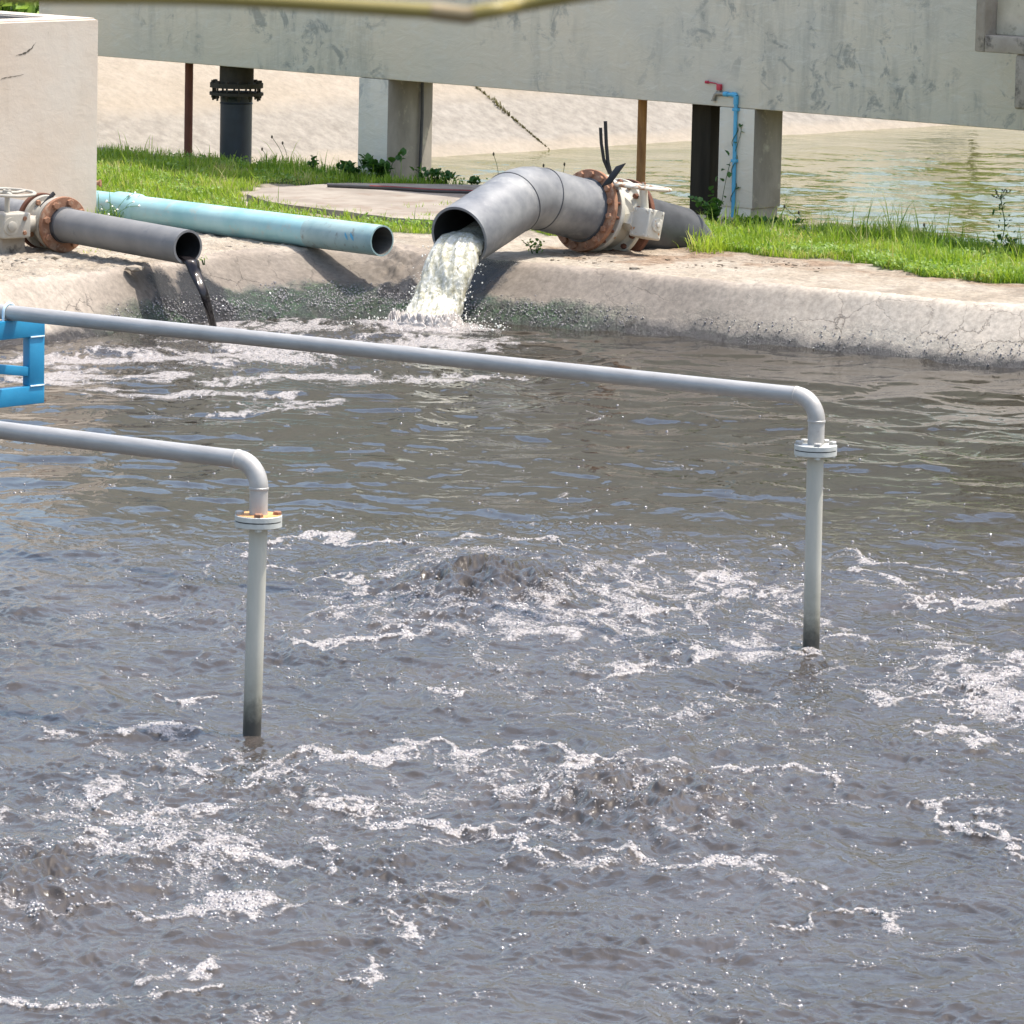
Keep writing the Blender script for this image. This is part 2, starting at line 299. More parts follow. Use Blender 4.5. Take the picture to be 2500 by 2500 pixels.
# ------------------------------------------------------------------ mesh helpers
def frame(axis, hint=None):
    a = V(axis).normalized(); h = V(hint) if hint is not None else (UP if abs(a.z) < .9 else V((1, 0, 0)))
    x = h.cross(a)
    if x.length < 1e-6: x = V((1, 0, 0)).cross(a)
    x.normalize(); return x, a.cross(x), a
class MB:
    def __init__(s): s.v = []; s.f = []
    def add(s, vs, fs):
        o = len(s.v); s.v += [tuple(p) for p in vs]; s.f += [tuple(i+o for i in f) for f in fs]; return s
    def tube(s, pts, r, n=24, caps=True, flat=None):
        pts = [V(p) for p in pts]; m = len(pts); rs = r if isinstance(r, (list, tuple)) else [r]*m
        vs = []; x = None
        for i, p in enumerate(pts):
            t = (pts[min(i+1, m-1)]-pts[max(i-1, 0)]).normalized()
            if x is None: x = frame(t)[0]
            x = (x-t*x.dot(t)).normalized(); y = t.cross(x)
            for k in range(n):
                an = 2*math.pi*k/n; vs.append(p+x*math.cos(an)*rs[i]+y*math.sin(an)*rs[i]*(flat or 1))
        fs = [(i*n+k, i*n+(k+1) % n, (i+1)*n+(k+1) % n, (i+1)*n+k) for i in range(m-1) for k in range(n)]
        if caps: fs += [tuple(reversed(range(n))), tuple((m-1)*n+k for k in range(n))]
        return s.add(vs, fs)
    def lathe(s, o, axis, prof, n=40, closed=False):
        x, y, a = frame(axis); o = V(o); vs = []
        for t, r in prof:
            for k in range(n):
                an = 2*math.pi*k/n; vs.append(o+a*t+x*math.cos(an)*r+y*math.sin(an)*r)
        m = len(prof); fs = []
        for i in range(m if closed else m-1):
            j = (i+1) % m
            fs += [(i*n+k, i*n+(k+1) % n, j*n+(k+1) % n, j*n+k) for k in range(n)]
        if not closed:
            if prof[0][1] > 1e-6: fs.append(tuple(reversed(range(n))))
            if prof[-1][1] > 1e-6: fs.append(tuple((m-1)*n+k for k in range(n)))
        return s.add(vs, fs)
    def box(s, c, ax, h, bev=.006, seg=2):
        bm = bmesh.new(); bmesh.ops.create_cube(bm, size=2)
        for v in bm.verts: v.co = V((v.co.x*h[0], v.co.y*h[1], v.co.z*h[2]))
        if bev: bmesh.ops.bevel(bm, geom=bm.edges[:], offset=bev, segments=seg, affect='EDGES', profile=.5)
        bm.verts.index_update(); c = V(c); X, Y, Z = [V(a) for a in ax]
        s.add([c+X*v.co.x+Y*v.co.y+Z*v.co.z for v in bm.verts], [[v.index for v in f.verts] for f in bm.faces]); bm.free(); return s
    def build(s, name, mat, parent=None, origin=None, smooth=35):
        me = bpy.data.meshes.new(name); o0 = V(origin) if origin is not None else (V(parent['_o']) if parent is not None and '_o' in parent else V((0, 0, 0)))
        me.from_pydata([(p[0]-o0.x, p[1]-o0.y, p[2]-o0.z) for p in s.v], [], s.f)
        bm = bmesh.new(); bm.from_mesh(me); bmesh.ops.recalc_face_normals(bm, faces=bm.faces[:]); bm.to_mesh(me); bm.free()
        me.materials.append(mat if not isinstance(mat, str) else MAT[mat])
        if smooth:
            me.shade_smooth(); me.set_sharp_from_angle(angle=math.radians(smooth))
        o = bpy.data.objects.new(name, me); C.objects.link(o)
        if parent is not None: o.parent = parent; o['_o'] = tuple(o0)
        else: o.location = o0
        return o
def thing(name, label, cat, loc, group=None):
    o = bpy.data.objects.new(name, None); o.empty_display_size = .1; C.objects.link(o); o.location = loc
    o['label'] = label; o['category'] = cat; o['_o'] = tuple(loc)
    if group: o['group'] = group
    return o
def tag(o, label, cat, group=None, kind=None):
    if kind: o['kind'] = kind
    o['label'] = label; o['category'] = cat
    if group: o['group'] = group
    return o
def struct(o, label=None, kind='structure'):
    o['kind'] = kind
    if label: o['label'] = label
    return o
_hex = {}
def hexbolt(parent, pos, axis, r, h, mat, name='bolt'):
    key = (round(r, 4), round(h, 4), mat, name)
    if key not in _hex:
        b = MB(); vs = []
        for t, q in ((0, 1), (h*.8, 1), (h, .84)):
            vs += [V((math.cos(k*math.pi/3)*r*q, math.sin(k*math.pi/3)*r*q, t)) for k in range(6)]
        fs = [(i*6+k, i*6+(k+1) % 6, (i+1)*6+(k+1) % 6, (i+1)*6+k) for i in range(2) for k in range(6)]+[tuple(range(12, 18))]
        b.add(vs, fs); me = bpy.data.meshes.new(name); me.from_pydata(b.v, [], b.f); me.materials.append(MAT[mat]); _hex[key] = me
    o = bpy.data.objects.new(name, _hex[key]); C.objects.link(o); o.parent = parent
    o.location = V(pos)-V(parent['_o']); q = V((0, 0, 1)).rotation_difference(V(axis).normalized())
    o.rotation_mode = 'QUATERNION'; o.rotation_quaternion = q @ Quaternion((0, 0, 1), random.random()*1.0)
    return o
def np_mesh(name, verts, faces, mats, attrs=None, smooth=True, fattrs=None, mat_idx=None):
    me = bpy.data.meshes.new(name); nv = len(verts); nf = len(faces); k = faces.shape[1]
    me.vertices.add(nv); me.vertices.foreach_set('co', verts.astype(np.float32).ravel())
    me.loops.add(nf*k); me.loops.foreach_set('vertex_index', faces.astype(np.int32).ravel())
    me.polygons.add(nf); me.polygons.foreach_set('loop_start', np.arange(0, nf*k, k, dtype=np.int32))
    try: me.polygons.foreach_set('loop_total', np.full(nf, k, np.int32))
    except Exception: pass
    me.update(calc_edges=True)
    for m in mats: me.materials.append(MAT[m])
    if smooth: me.polygons.foreach_set('use_smooth', np.ones(nf, bool))
    for an, av in (attrs or {}).items():
        a = me.attributes.new(an, 'FLOAT', 'POINT'); a.data.foreach_set('value', av.astype(np.float32))
    o = bpy.data.objects.new(name, me); C.objects.link(o); return o
def grid_faces(nr, nc):
    i = np.arange(nr*nc).reshape(nr, nc)
    return np.stack([i[:-1, :-1].ravel(), i[:-1, 1:].ravel(), i[1:, 1:].ravel(), i[1:, :-1].ravel()], 1)
def inpoly(x, y, poly):
    r = np.zeros(x.shape, bool); n = len(poly)
    for i in range(n):
        x1, y1 = poly[i]; x2, y2 = poly[(i+1) % n]
        c = ((y1 > y) != (y2 > y)) & (x < (x2-x1)*(y-y1)/(y2-y1+1e-12)+x1); r ^= c
    return r

# ------------------------------------------------------------------ ground, basin, bank
RX = np.array([-3.4, -2.9, -2.44, -2.14, -1.93, -1.6, -1.37, -1.18, -.93, -.75, -.48, -.17, .1, .68, 1.23, 2.05, 2.86, 3.36])
RY = np.array([33.8, 34.38, 35.17, 35.75, 36.13, 36.5, 36.7, 36.78, 36.80, 36.62, 36.26, 35.95, 35.75, 35.37, 35.0, 34.55, 34.0, 33.75])
WX = np.array([-3.4, -2.9, -2.14, -1.6, -1.18, -.75, -.17, .68, 1.23, 2.05, 2.86, 3.36])
WY = np.array([33.2, 33.92, 34.94, 35.43, 35.64, 35.62, 35.33, 35.0, 34.7, 34.2, 33.65, 33.33])
def smooth_interp(x, xs, ys):
    fx = np.linspace(-4.4, 4.4, 441)
    fy = np.interp(fx, xs, ys); fy = np.where(fx < xs[0], ys[0]+1.5*(fx-xs[0]), np.where(fx > xs[-1], ys[-1]-.62*(fx-xs[-1]), fy))
    for _ in range(3):
        k = np.ones(17)/17; pad = np.pad(fy, 8, mode='reflect', reflect_type='odd'); fy = np.convolve(pad, k, 'valid')
    y = np.interp(x, fx, fy)
    return np.where(x < -4.4, fy[0]+1.5*(x+4.4), np.where(x > 4.4, fy[-1]-.62*(x-4.4), y))
EA = at(235, 358, ZG); EB = at(2500, 611, ZG)
ed = (EB-EA).normalized(); en = V((-ed.y, ed.x, 0)); en = en if en.y > 0 else -en
PB = at(1054, 384, .1); PB2 = at(2290, 307, .1); pd = (PB2-PB).normalized(); pn = V((-pd.y, pd.x, 0))
pw = lambda pts: [(at(x, y, ZG).x, at(x, y, ZG).y) for x, y in pts]
GR_L = pw([(-200, 345), (235, 372), (640, 402), (870, 425), (1200, 450), (1200, 462), (860, 452), (640, 452), (590, 470), (600, 500), (700, 520), (900, 545), (1060, 545), (1140, 530), (1110, 572), (960, 572), (800, 560), (600, 530), (380, 500), (235, 490), (-200, 470)])
GR_R = pw([(1660, 585), (1700, 560), (1900, 553), (2200, 585), (2500, 616), (2900, 655), (2900, 730), (2500, 694), (2300, 682), (2150, 655), (2060, 637), (1900, 628), (1760, 612)])
GR_M = pw([(1270, 540), (1430, 548), (1430, 578), (1330, 575), (1285, 560)])
DIRT = pw([(1330, 615), (1420, 590), (1700, 600), (1950, 625), (2120, 652), (2600, 700), (2600, 718), (2200, 682), (2050, 660), (1900, 652), (1740, 638), (1640, 648), (1560, 650), (1440, 632)])
def base_height(X, Y):
    Yr = smooth_interp(X, RX, RY); Yw = smooth_interp(X, WX, WY)
    run = np.maximum(Yr-Yw, .3); t = (Yr-Y)/run
    z = np.where(t < 0, ZG, ZG*(1-t))
    r = .16; z = np.where((t > -r) & (t < r), ZG-ZG*(t+r)**2/(4*r), z)
    z = np.where(t > 1, -.55*(t-1), z); z = np.maximum(z, -1.6)
    wE = (X-EA.x)*en.x+(Y-EA.y)*en.y
    z = np.where(wE > 0, np.maximum(ZG-.7*wE, -.9), z)
    q = (X-PB.x)*pn.x+(Y-PB.y)*pn.y
    zb = np.minimum(.1+.5*q, 1.28)
    z = np.where((wE > .15) & (q > -2.2), np.maximum(z, zb), z)
    z = np.where(Y > 110, np.maximum(z, np.minimum((Y-110)*.2-.9, 1.28)), z)
    return z, t, wE, q
gy = np.unique(np.concatenate([np.arange(-60, 30, 3.), np.arange(30, 33, .25), np.arange(33, 37.6, .018), np.arange(37.6, 44.5, .06), np.arange(44.5, 62, .12), 62*1.06**np.arange(42)]))
gx = np.unique(np.concatenate([-4.6-np.array([.1, .3, .7, 1.5, 3, 6, 12, 25, 50, 120, 300, 700]), np.arange(-4.6, 4.6, .0125), 4.6+np.array([.1, .3, .7, 1.5, 3, 6, 12, 25, 50, 120, 300, 700])]))
GX, GY = np.meshgrid(gx, gy); GX = GX.ravel(); GY = GY.ravel()
GZ, GT, GE, GQ = base_height(GX, GY)
near = (np.abs(GX) < 5) & (GY > 30) & (GY < 62)
nz = fbm(GX*2.3, GY*2.3, 5, 2)*.012+fbm(GX*11, GY*11, 4, 9)*.005
wall = (GT > .05)
rough = np.where(wall, sstep(.62, .95, GT+.12*fbm(GX*3, GY*3, 3, 4))*1.0, .0)
GZ = GZ+near*(nz*np.where(wall, .55, 1)+rough*(1-.75*sstep(.3, 1.2, GX))*(np.abs(fbm(GX*7, GY*7, 5, 31))*.05-.012))
rub = sstep(-1.3, -2.2, GX)*sstep(.02, -.2, GT)*(GY < 38.2)
GZ += near*rub*(np.abs(fbm(GX*9, GY*9, 5, 51, .6))*.018)
# broken runnel below the teal pipe
rc = at(965, 660, .25); dd = ((GX-rc.x)/.16)**2+((GY-rc.y)/.35)**2
GZ += near*np.exp(-dd)*(fbm(GX*10, GY*10, 4, 71)*.05+.012)
slime = sstep(-2.95, -2.45, GX)*(1-sstep(.2, 1.05, GX))+.12*sstep(.9, 1.3, GX); slime = np.clip(slime, 0, 1)
pale = sstep(.9, 2.6, GX)*.95+sstep(-2.5, -3.4, GX)*.45
stain = np.zeros_like(GX)
for sx_, sy_, sz_, sr_, sa_ in ((505, 755, .08, .26, 1.), (470, 715, .2, .12, .8), (1195, 720, .12, .28, 1.05), (1150, 690, .2, .2, .8), (985, 690, .2, .16, .75), (945, 655, .3, .1, .8), (400, 770, .05, .2, .7)):
    p = at(sx_, sy_, sz_); stain = np.maximum(stain, sa_*np.exp(-((GX-p.x)/sr_)**2-((GY-p.y)/(sr_*1.6))**2))
wall_dark = sstep(-3.1, -2.3, GX)*(1-sstep(-.3, .9, GX)*.8)*(.75+.35*fbm(GX*1.3, GY*1.3, 3, 91)); wall_dark = np.clip(wall_dark, 0, 1)*sstep(-.05, .12, GT)  # darker tone over the left and corner wall, varied by noise
tw = fbm(GX*3.1, GY*3.1, 4, 23)*.09; tw2 = fbm(GX*3.1+40, GY*3.1, 4, 29)*.09
jit_ = RNG.normal(0, 1, (10, 2)); turf = np.zeros_like(GX); soil = np.zeros_like(GX); nr_ = np.where((np.abs(GX) < 6) & (GY > 33) & (GY < 50))[0]
for jx, jy in jit_:
    x_ = GX[nr_]+tw[nr_]+jx*.035; y_ = GY[nr_]+tw2[nr_]+jy*.06; turf[nr_] += .1*(inpoly(x_, y_, GR_L) | inpoly(x_, y_, GR_R) | inpoly(x_, y_, GR_M))
    soil[nr_] += .09*inpoly(GX[nr_]+tw[nr_]*1.5+jx*.07, GY[nr_]+tw2[nr_]*1.8+jy*.13, DIRT)
soil *= .35+.65*sstep(-.15, .25, fbm(GX*2.6, GY*2.2, 4, 77))
gf = grid_faces(len(gy), len(gx)); ft = GT[gf].mean(1); fe = GE[gf].mean(1); fq = GQ[gf].mean(1); fy_ = GY[gf].mean(1)
sel_basin = ft > -.17; sel_bank = (~sel_basin) & (fe > .3)
def sub(name, sel, mat, attrs):
    f = gf[sel]; ids, inv = np.unique(f, return_inverse=True); f2 = inv.reshape(f.shape)
    vv = np.stack([GX[ids], GY[ids], GZ[ids]], 1)
    return np_mesh(name, vv, f2, [mat], {k: a[ids] for k, a in attrs.items()})
struct(sub('basin_wall', sel_basin, 'basin', {'slime': slime, 'pale': pale, 'wall_dark': wall_dark, 'stain': stain}), 'sloping cracked concrete wall round the sludge basin')
struct(sub('ground', ~(sel_basin | sel_bank), 'ground', {'soil': soil, 'turf': turf}), 'sandy concrete apron and soil behind the basin')
struct(sub('pond_bank', sel_bank, 'bank', {}), 'pale sloping concrete bank beside the pond')
px_ = np.unique(np.concatenate([-2.5-np.array([.3, 1, 3, 8, 20, 50]), np.arange(-2.5, 8, .03), 8+np.array([.3, 1, 3, 8, 20, 50, 150, 300])])); py_ = np.unique(np.concatenate([np.arange(34, 57, .055), 57+np.array([.3, 1, 3, 8, 20, 40, 68])]))
QX, QY = np.meshgrid(px_, py_); QX = QX.ravel(); QY = QY.ravel(); ww = .35*fbm(QX*.5, QY*.4, 3, 601)
qz = .020*perlin(QX*.75+ww, QY*1.25+ww*2, 611)+.013*perlin(QX*1.5-QY*.3+ww, QY*2.3+ww, 612)+.0065*fbm(QX*3.1+QY*.5, QY*4.3, 3, 613)
qz *= ((QX > -2.4) & (QX < 7.9) & (QY < 56.8))*(.25+.75*sstep(50.5, 45, QY-.5*QX))
pf_ = grid_faces(len(py_), len(px_)); pe_ = ((QX-EA.x)*en.x+(QY-EA.y)*en.y)[pf_].mean(1); pf_ = pf_[pe_ > .1]
struct(np_mesh('pond_water', np.stack([QX, QY, qz+.1], 1), pf_, ['pond']), 'green tan rippled pond water behind the concrete channel')

# ------------------------------------------------------------------ basin water
th = np.concatenate([np.arange(.106, .268, .00012), .268*1.12**np.arange(1, 14)])
wy = (H/th)[::-1]; wy = np.concatenate([wy[wy > 3.0], wy[wy > 3.0][-1:]+np.array([.3])]) ; wy = np.sort(wy)
wy = np.concatenate([np.arange(-40, wy[0], 3.), wy])
kx = np.arange(-.122, .1221, .00019)
wide_ = np.arange(.1226, .215, .0006); kx = np.concatenate([[-6, -2, -1, -.6, -.4, -.3, -.23], -wide_[::-1], kx, wide_, [.23, .3, .4, .6, 1, 2, 6]])
KX, WYY = np.meshgrid(kx, wy); WXX = (KX*np.maximum(WYY, 12)).ravel(); WYY = WYY.ravel()
def zone(x, y, rx, ry):           # soft ellipse on the water, radii in metres
    p = at(x, y, 0); return np.exp(-(((WXX-p.x)/rx)**2+((WYY-p.y)/ry)**2))
far_calm = sstep(23.5, 27.5, WYY+.45*fbm(WXX*.5, WYY*.5, 2, 77)-.18*WXX)
inlet = np.clip(zone(600, 870, 1.15, 1.3)+zone(880, 815, .8, .6)+zone(250, 860, .7, .9), 0, 1)
boil1 = zone(1185, 1445, .47, .85); boil2 = zone(1540, 1975, .50, .8); boil3 = zone(50, 2170, .45, .7); boil4 = zone(700, 2125, .55, .25)+zone(1650, 1930, .35, .4)
chop = np.clip(1-.93*far_calm+.5*inlet, .06, 1.2)
act = np.clip(.62*zone(1400, 1480, 1.8, 2.4)+.42*zone(1300, 1960, 1.7, 1.8)+.42*zone(200, 2150, .8, 1.1)+.3*zone(450, 1850, .8, .7)+.85*zone(2450, 1690, .4, 1.2)+.12*zone(900, 2400, 1.6, .9), 0, 1)
wx1 = WXX+.18*fbm(WXX*1.3, WYY*1.3, 3, 101); wy1 = WYY+.18*fbm(WXX*1.3, WYY*1.3, 3, 111)
z = np.zeros_like(WXX)
z += .016*fbm(wx1*1.1, wy1*.8, 2, 121)*(.5+.8*chop)
sm = 1-np.abs(perlin(wx1*2.1+wy1*.5, wy1*1.5, 131)); z += .014*(sm-.6)*(.3+.9*chop)
z += .0110*fbm(wx1*4.6, wy1*3.3, 3, 141, .5)*(.08+1.1*chop)
z += .0062*(1-2*np.abs(perlin(wx1*8+wy1*2.0, wy1*6.2, 151)))*chop
z += .0016*fbm(WXX*19, WYY*13, 2, 161)*chop
z += .021*perlin(wx1*1.7-wy1*.6+.5*fbm(WXX*.7, WYY*.6, 2, 175), wy1*1.9+wx1*.7, 171)*far_calm+.007*perlin(wx1*2.8+wy1*.6, wy1*4.6, 172)*far_calm+.002*perlin(wx1*6, wy1*9, 173)*far_calm
bb = np.clip(boil1+.8*boil2+1.0*boil3+.5*boil4+.35*act*(fbm(WXX*1.6, WYY*1.2, 3, 201) > .25), 0, 1.3)
bil = 1-np.abs(fbm(WXX*4.6+.2*np.sin(WYY*4), WYY*3.0, 3, 181, .42))*1.3; bil2 = 1-np.abs(fbm(WXX*16, WYY*10, 2, 191, .5))*1.3
z += bb*(.013*bil+.006*bil2)+boil1**1.3*(.065+.065*bil+.012*bil2)+boil2*(.025+.045*bil+.006*bil2)+boil3**1.2*(.055+.03*bil+.008*bil2)
in_near = ((WYY > 14) & (np.abs(WXX) < WYY*.214)).astype(float)
# rings pushed outwards by the boils
for (bx, by, a, w) in ((1180, 1450, .012, 3.1), (1560, 1965, .011, 3.4), (50, 2170, .011, 3.4)):
    p = at(bx, by, 0); rr = np.hypot(WXX-p.x, (WYY-p.y)*.62); rr = rr+.12*fbm(WXX*1.5, WYY*1.5, 3, 211)
    z += a*np.exp(-((rr-.75)/.14)**2)*(.5+1.0*bil)+.6*a*np.exp(-((rr-1.35)/.16)**2)*(.3+bil2)
    ring = np.exp(-((rr-.8)/.11)**2)+.8*np.exp(-((rr-1.4)/.13)**2)+.5*np.exp(-((rr-2.0)/.13)**2)
    act = np.clip(act+.4*ring*(.10+.45*np.clip(fbm(WXX*1.1, WYY*.9, 3, 221+bx)+.3, 0, 1)), 0, 1.1)
pj = at(1035, 800, 0); rj = np.hypot(WXX-pj.x, WYY-pj.y)
z += .05*np.exp(-(rj/.3)**2)*(bil*.8+.2)*1.2+inlet*.008*bil2
ps = at(520, 795, 0); z += .015*np.exp(-(np.hypot(WXX-ps.x, WYY-ps.y)/.15)**2)
# foam
fx = WXX+.35*fbm(WXX*.9, WYY*.7, 4, 301); fy = WYY+.45*fbm(WXX*.9, WYY*.7, 4, 311)
rid = 1-np.abs(fbm(fx*1.7, fy*1.15, 3, 321))*2.3; rid2 = 1-np.abs(fbm(fx*4.2, fy*3.0, 3, 331))*2.2; rid3 = 1-np.abs(fbm(fx*10+3, fy*7.0, 3, 332))*2.4
blob = fbm(fx*6.5, fy*4.5, 4, 341, .6); clump = fbm(WXX*.8, WYY*.55, 3, 351)
lacy = .42*np.clip(rid, -1, 1)+.30*np.clip(rid2, -1, 1)+.26*np.clip(rid3, -1, 1)+.22*blob+.18*clump
foam = lacy-1.0+1.05*act
foam_in = .6*blob+.30*np.clip(rid2, -1, 1)-.95+1.5*inlet+.75*fbm(WXX*2.2, WYY*1.6, 4, 361)
amask = np.clip(1.5*act-.10+.35*clump, 0, 1)
film = np.exp(-(fbm(fx*1.5+2, fy*1.0, 4, 371, .55)/.060)**2)*.95+np.exp(-(fbm(fx*3.4+5, fy*2.2, 3, 373, .55)/.055)**2)*.75
film = film*amask*np.clip(.65+.8*fbm(WXX*1.2+3, WYY*.9, 3, 375), .1, 1.1)
LINES = (((730, 1930), (830, 1960), (960, 2010), (1080, 2040), (1200, 2065), (1300, 2110), (1330, 2150)), ((480, 1890), (600, 1895), (720, 1870), (850, 1855), (930, 1835), (1100, 1838), (1250, 1842), (1400, 1862), (1560, 1868), (1700, 1880), (1830, 1895), (1960, 1905)),
 ((1960, 1905), (2080, 1950), (2200, 1985), (2330, 2000), (2430, 2060), (2520, 2110)), ((-20, 2110), (200, 2092), (400, 2100), (560, 2112), (680, 2100), (800, 2110), (880, 2130)), ((-20, 2255), (200, 2270), (400, 2262), (560, 2232), (700, 2215), (850, 2200), (950, 2235), (1000, 2280)),
 ((600, 1380), (720, 1390), (830, 1430), (950, 1455), (1050, 1485), (1180, 1505), (1300, 1500), (1380, 1470)), ((560, 1345), (680, 1330), (800, 1318), (900, 1325), (1000, 1350)), ((1100, 1322), (1300, 1322), (1420, 1340)), ((1540, 1385), (1600, 1358), (1680, 1352), (1780, 1358), (1900, 1352)),
 ((1330, 1550), (1500, 1530), (1650, 1500), (1690, 1450), (1760, 1412), (1840, 1425), (1870, 1460)), ((1480, 1650), (1650, 1622), (1800, 1592), (1900, 1572), (1960, 1592)), ((1790, 1610), (1880, 1600), (1960, 1596)), ((1990, 1592), (2080, 1570), (2150, 1545), (2260, 1530)), ((2040, 1352), (2150, 1372), (2250, 1392), (2350, 1402), (2520, 1442)), ((2090, 1405), (2200, 1440), (2300, 1500)),
 ((2050, 1700), (2200, 1715), (2350, 1735), (2420, 1700), (2450, 1650), (2520, 1600)), ((2250, 1670), (2380, 1690), (2430, 1722), (2520, 1765)), ((100, 1780), (250, 1802), (350, 1790), (480, 1802)), ((290, 1640), (400, 1685), (500, 1715)), ((370, 2425), (470, 2402), (540, 2390)), ((780, 2395), (870, 2380), (940, 2368)),
 ((150, 2450), (260, 2462)), ((1250, 1945), (1400, 1932), (1550, 1942), (1700, 1962), (1830, 1985)), ((1300, 2100), (1450, 2112), (1600, 2125), (1750, 2132), (1900, 2160), (2050, 2182)), ((190, 1965), (300, 1968), (440, 1982), (520, 2005)), ((2270, 1790), (2400, 1832), (2520, 1850)), ((330, 1500), (470, 1520), (560, 1500)), ((1900, 2255), (2050, 2240), (2200, 2260)), ((1100, 1690), (1220, 1668)), ((2330, 1480), (2420, 1470), (2520, 1462)), ((-20, 2420), (90, 2440), (200, 2470)), ((700, 1560), (850, 1580), (1000, 1560)), ((900, 2235), (1000, 2300)))
dwx = WXX+.09*fbm(WXX*4.5, WYY*3.2, 3, 381)+.035*fbm(WXX*14, WYY*9, 2, 383); dwy = WYY+.30*fbm(WXX*3.5, WYY*2.2, 3, 391)
line = np.zeros_like(WXX); lw = .023*(1+1.1*np.clip(fbm(WXX*2.1, WYY*1.5, 2, 395), -.7, 1)); near_i = np.where((WYY > 14) & (WYY < 27) & (np.abs(WXX) < 3.4))[0]
nx_, ny_, nl_ = dwx[near_i], dwy[near_i], lw[near_i]; lv = np.zeros(len(near_i))
for L in LINES:
    w_ = [at(x_, y_, 0) for x_, y_ in L]; x0 = min(p.x for p in w_)-.5; x1 = max(p.x for p in w_)+.5; y0 = min(p.y for p in w_)-1; y1 = max(p.y for p in w_)+1
    k_ = np.where((nx_ > x0) & (nx_ < x1) & (ny_ > y0) & (ny_ < y1))[0]; ax, ay, al = nx_[k_], ny_[k_], nl_[k_]; best = np.full(len(k_), 9.)
    for p, q in zip(w_[:-1], w_[1:]):
        ex_, ey_ = q.x-p.x, (q.y-p.y)*.42; t_ = np.clip(((ax-p.x)*ex_+(ay-p.y)*.42*ey_)/(ex_*ex_+ey_*ey_+1e-9), 0, 1)
        best = np.minimum(best, np.hypot(ax-p.x-t_*ex_, (ay-p.y)*.42-t_*ey_))
    lv[k_] = np.maximum(lv[k_], np.exp(-(best/al)**2)+.35*np.exp(-(best/(al*3.2))**2))
line[near_i] = lv; line *= np.clip(.72+.9*fbm(WXX*1.7+9, WYY*1.3, 3, 398), .25, 1.05)
z += line*(.003+.008*np.clip(bil-.3, 0, 1))*in_near
foam = np.maximum(foam-.13, .98*film-.60+.20*np.clip(rid3, -1, 1)+.24*blob); foam = np.maximum(foam, 1.22*line-.74+.34*np.clip(rid3, -1, 1)+.34*blob)
BX = ((120, 885, 700, 868, .22), (60, 925, 900, 928, .16), (250, 958, 650, 965, .13), (560, 1008, 800, 985, .10), (1000, 935, 1250, 915, .10), (650, 850, 1150, 842, .25), (560, 800, 760, 792, .25))
band = np.zeros_like(WXX)
for x0, y0, x1, y1, w_ in BX:
    p, q = at(x0, y0, 0), at(x1, y1, 0); t_ = np.clip(((dwx-p.x)*(q.x-p.x)+(WYY-p.y)*(q.y-p.y))/((q.x-p.x)**2+(q.y-p.y)**2), 0, 1); d_ = np.hypot(dwx-p.x-t_*(q.x-p.x), WYY+.25*fbm(WXX*2.5, WYY*2, 3, 397)-p.y-t_*(q.y-p.y))
    band = np.maximum(band, np.exp(-(d_/(w_*1.5))**2))
foam_in = 1.05*band-.78+.42*blob+.34*np.clip(rid2, -1, 1)+.2*np.clip(rid3, -1, 1)+.25*inlet
foam = np.maximum(foam, foam_in)
foam = np.maximum(foam, .62-np.abs(rj-.30)*3.2+.5*blob)
for (x0, y0, x1, y1) in ((1830, 1590, 2120, 1545),):   # wake at the right riser
    p = at(x0, y0, 0); q_ = at(x1, y1, 0); foam = np.maximum(foam, .5+.3*blob-np.hypot(WXX-p.x, (WYY-p.y)*.5)*4)
crest = sstep(.012, .05, z)*chop*.35*act
foam = np.clip((foam+crest)*1.05+.55, 0, 1)
foam *= 1-.85*np.clip(boil1**1.6+.8*boil3**2+.45*boil2**2, 0, 1)
in_fine = (WYY > 14) & (np.abs(WXX) < WYY*.214)
z = np.where(in_fine, z+foam*.005, z*0)
wv = np.stack([WXX, WYY, z], 1); wf = grid_faces(len(wy), len(kx))
keep = (WYY[wf].max(1) < smooth_interp(WXX[wf].mean(1), WX, WY)+.7); wf = wf[keep]
struct(np_mesh('water', wv, wf, ['water'], {'foam': foam, 'chop': np.clip(chop, 0, 1)}), 'grey brown churning sludge water with foam streaks')

# ------------------------------------------------------------------ bubbles standing in the foam
def ico(sub=1):
    bm = bmesh.new(); bmesh.ops.create_icosphere(bm, subdivisions=sub, radius=1)
    v = np.array([p.co[:] for p in bm.verts]); bm.verts.index_update(); f = np.array([[q.index for q in p.verts] for p in bm.faces]); bm.free(); return v, f
IV, IF = ico(2)
def balls(pos, rad, squash=1.0):
    n = len(pos); vv = (IV[None]*rad[:, None, None])*np.array([1, 1, squash])+pos[:, None, :]
    ff = IF[None]+(np.arange(n)*len(IV))[:, None, None]; return vv.reshape(-1, 3), ff.reshape(-1, 3)
cand = np.where((foam > .30) & in_fine & (np.abs(WXX) < WYY*.105) & (WYY > 15.3) & (WYY < 33))[0]
wgt = (.9*act[cand]+.45*bb[cand]+.3*line[cand]+.16)*(.25+foam[cand]); pick = RNG.choice(cand, 10500, replace=False, p=wgt/wgt.sum())
rad = .003+.0075*RNG.random(len(pick))**2
pos = np.stack([WXX[pick], WYY[pick], z[pick]-rad*.25], 1)
ex = [(at(x, y, .0), r*.6) for x, y, r in ((523, 1800, .022), (505, 1822, .02), (175, 1806, .017), (352, 1790, .014), (395, 1800, .016), (545, 1815, .014), (1195, 1400, .03), (1230, 1392, .025), (170, 2140, .03))]
pos = np.concatenate([pos, np.array([p[:] for p, r in ex])]); rad = np.concatenate([rad, np.array([r for p, r in ex])])
bv, bf = balls(pos, rad)
struct(np_mesh('foam_bubbles', bv, bf, ['bubble']), 'glossy bubbles riding on the foam of the basin', 'stuff')

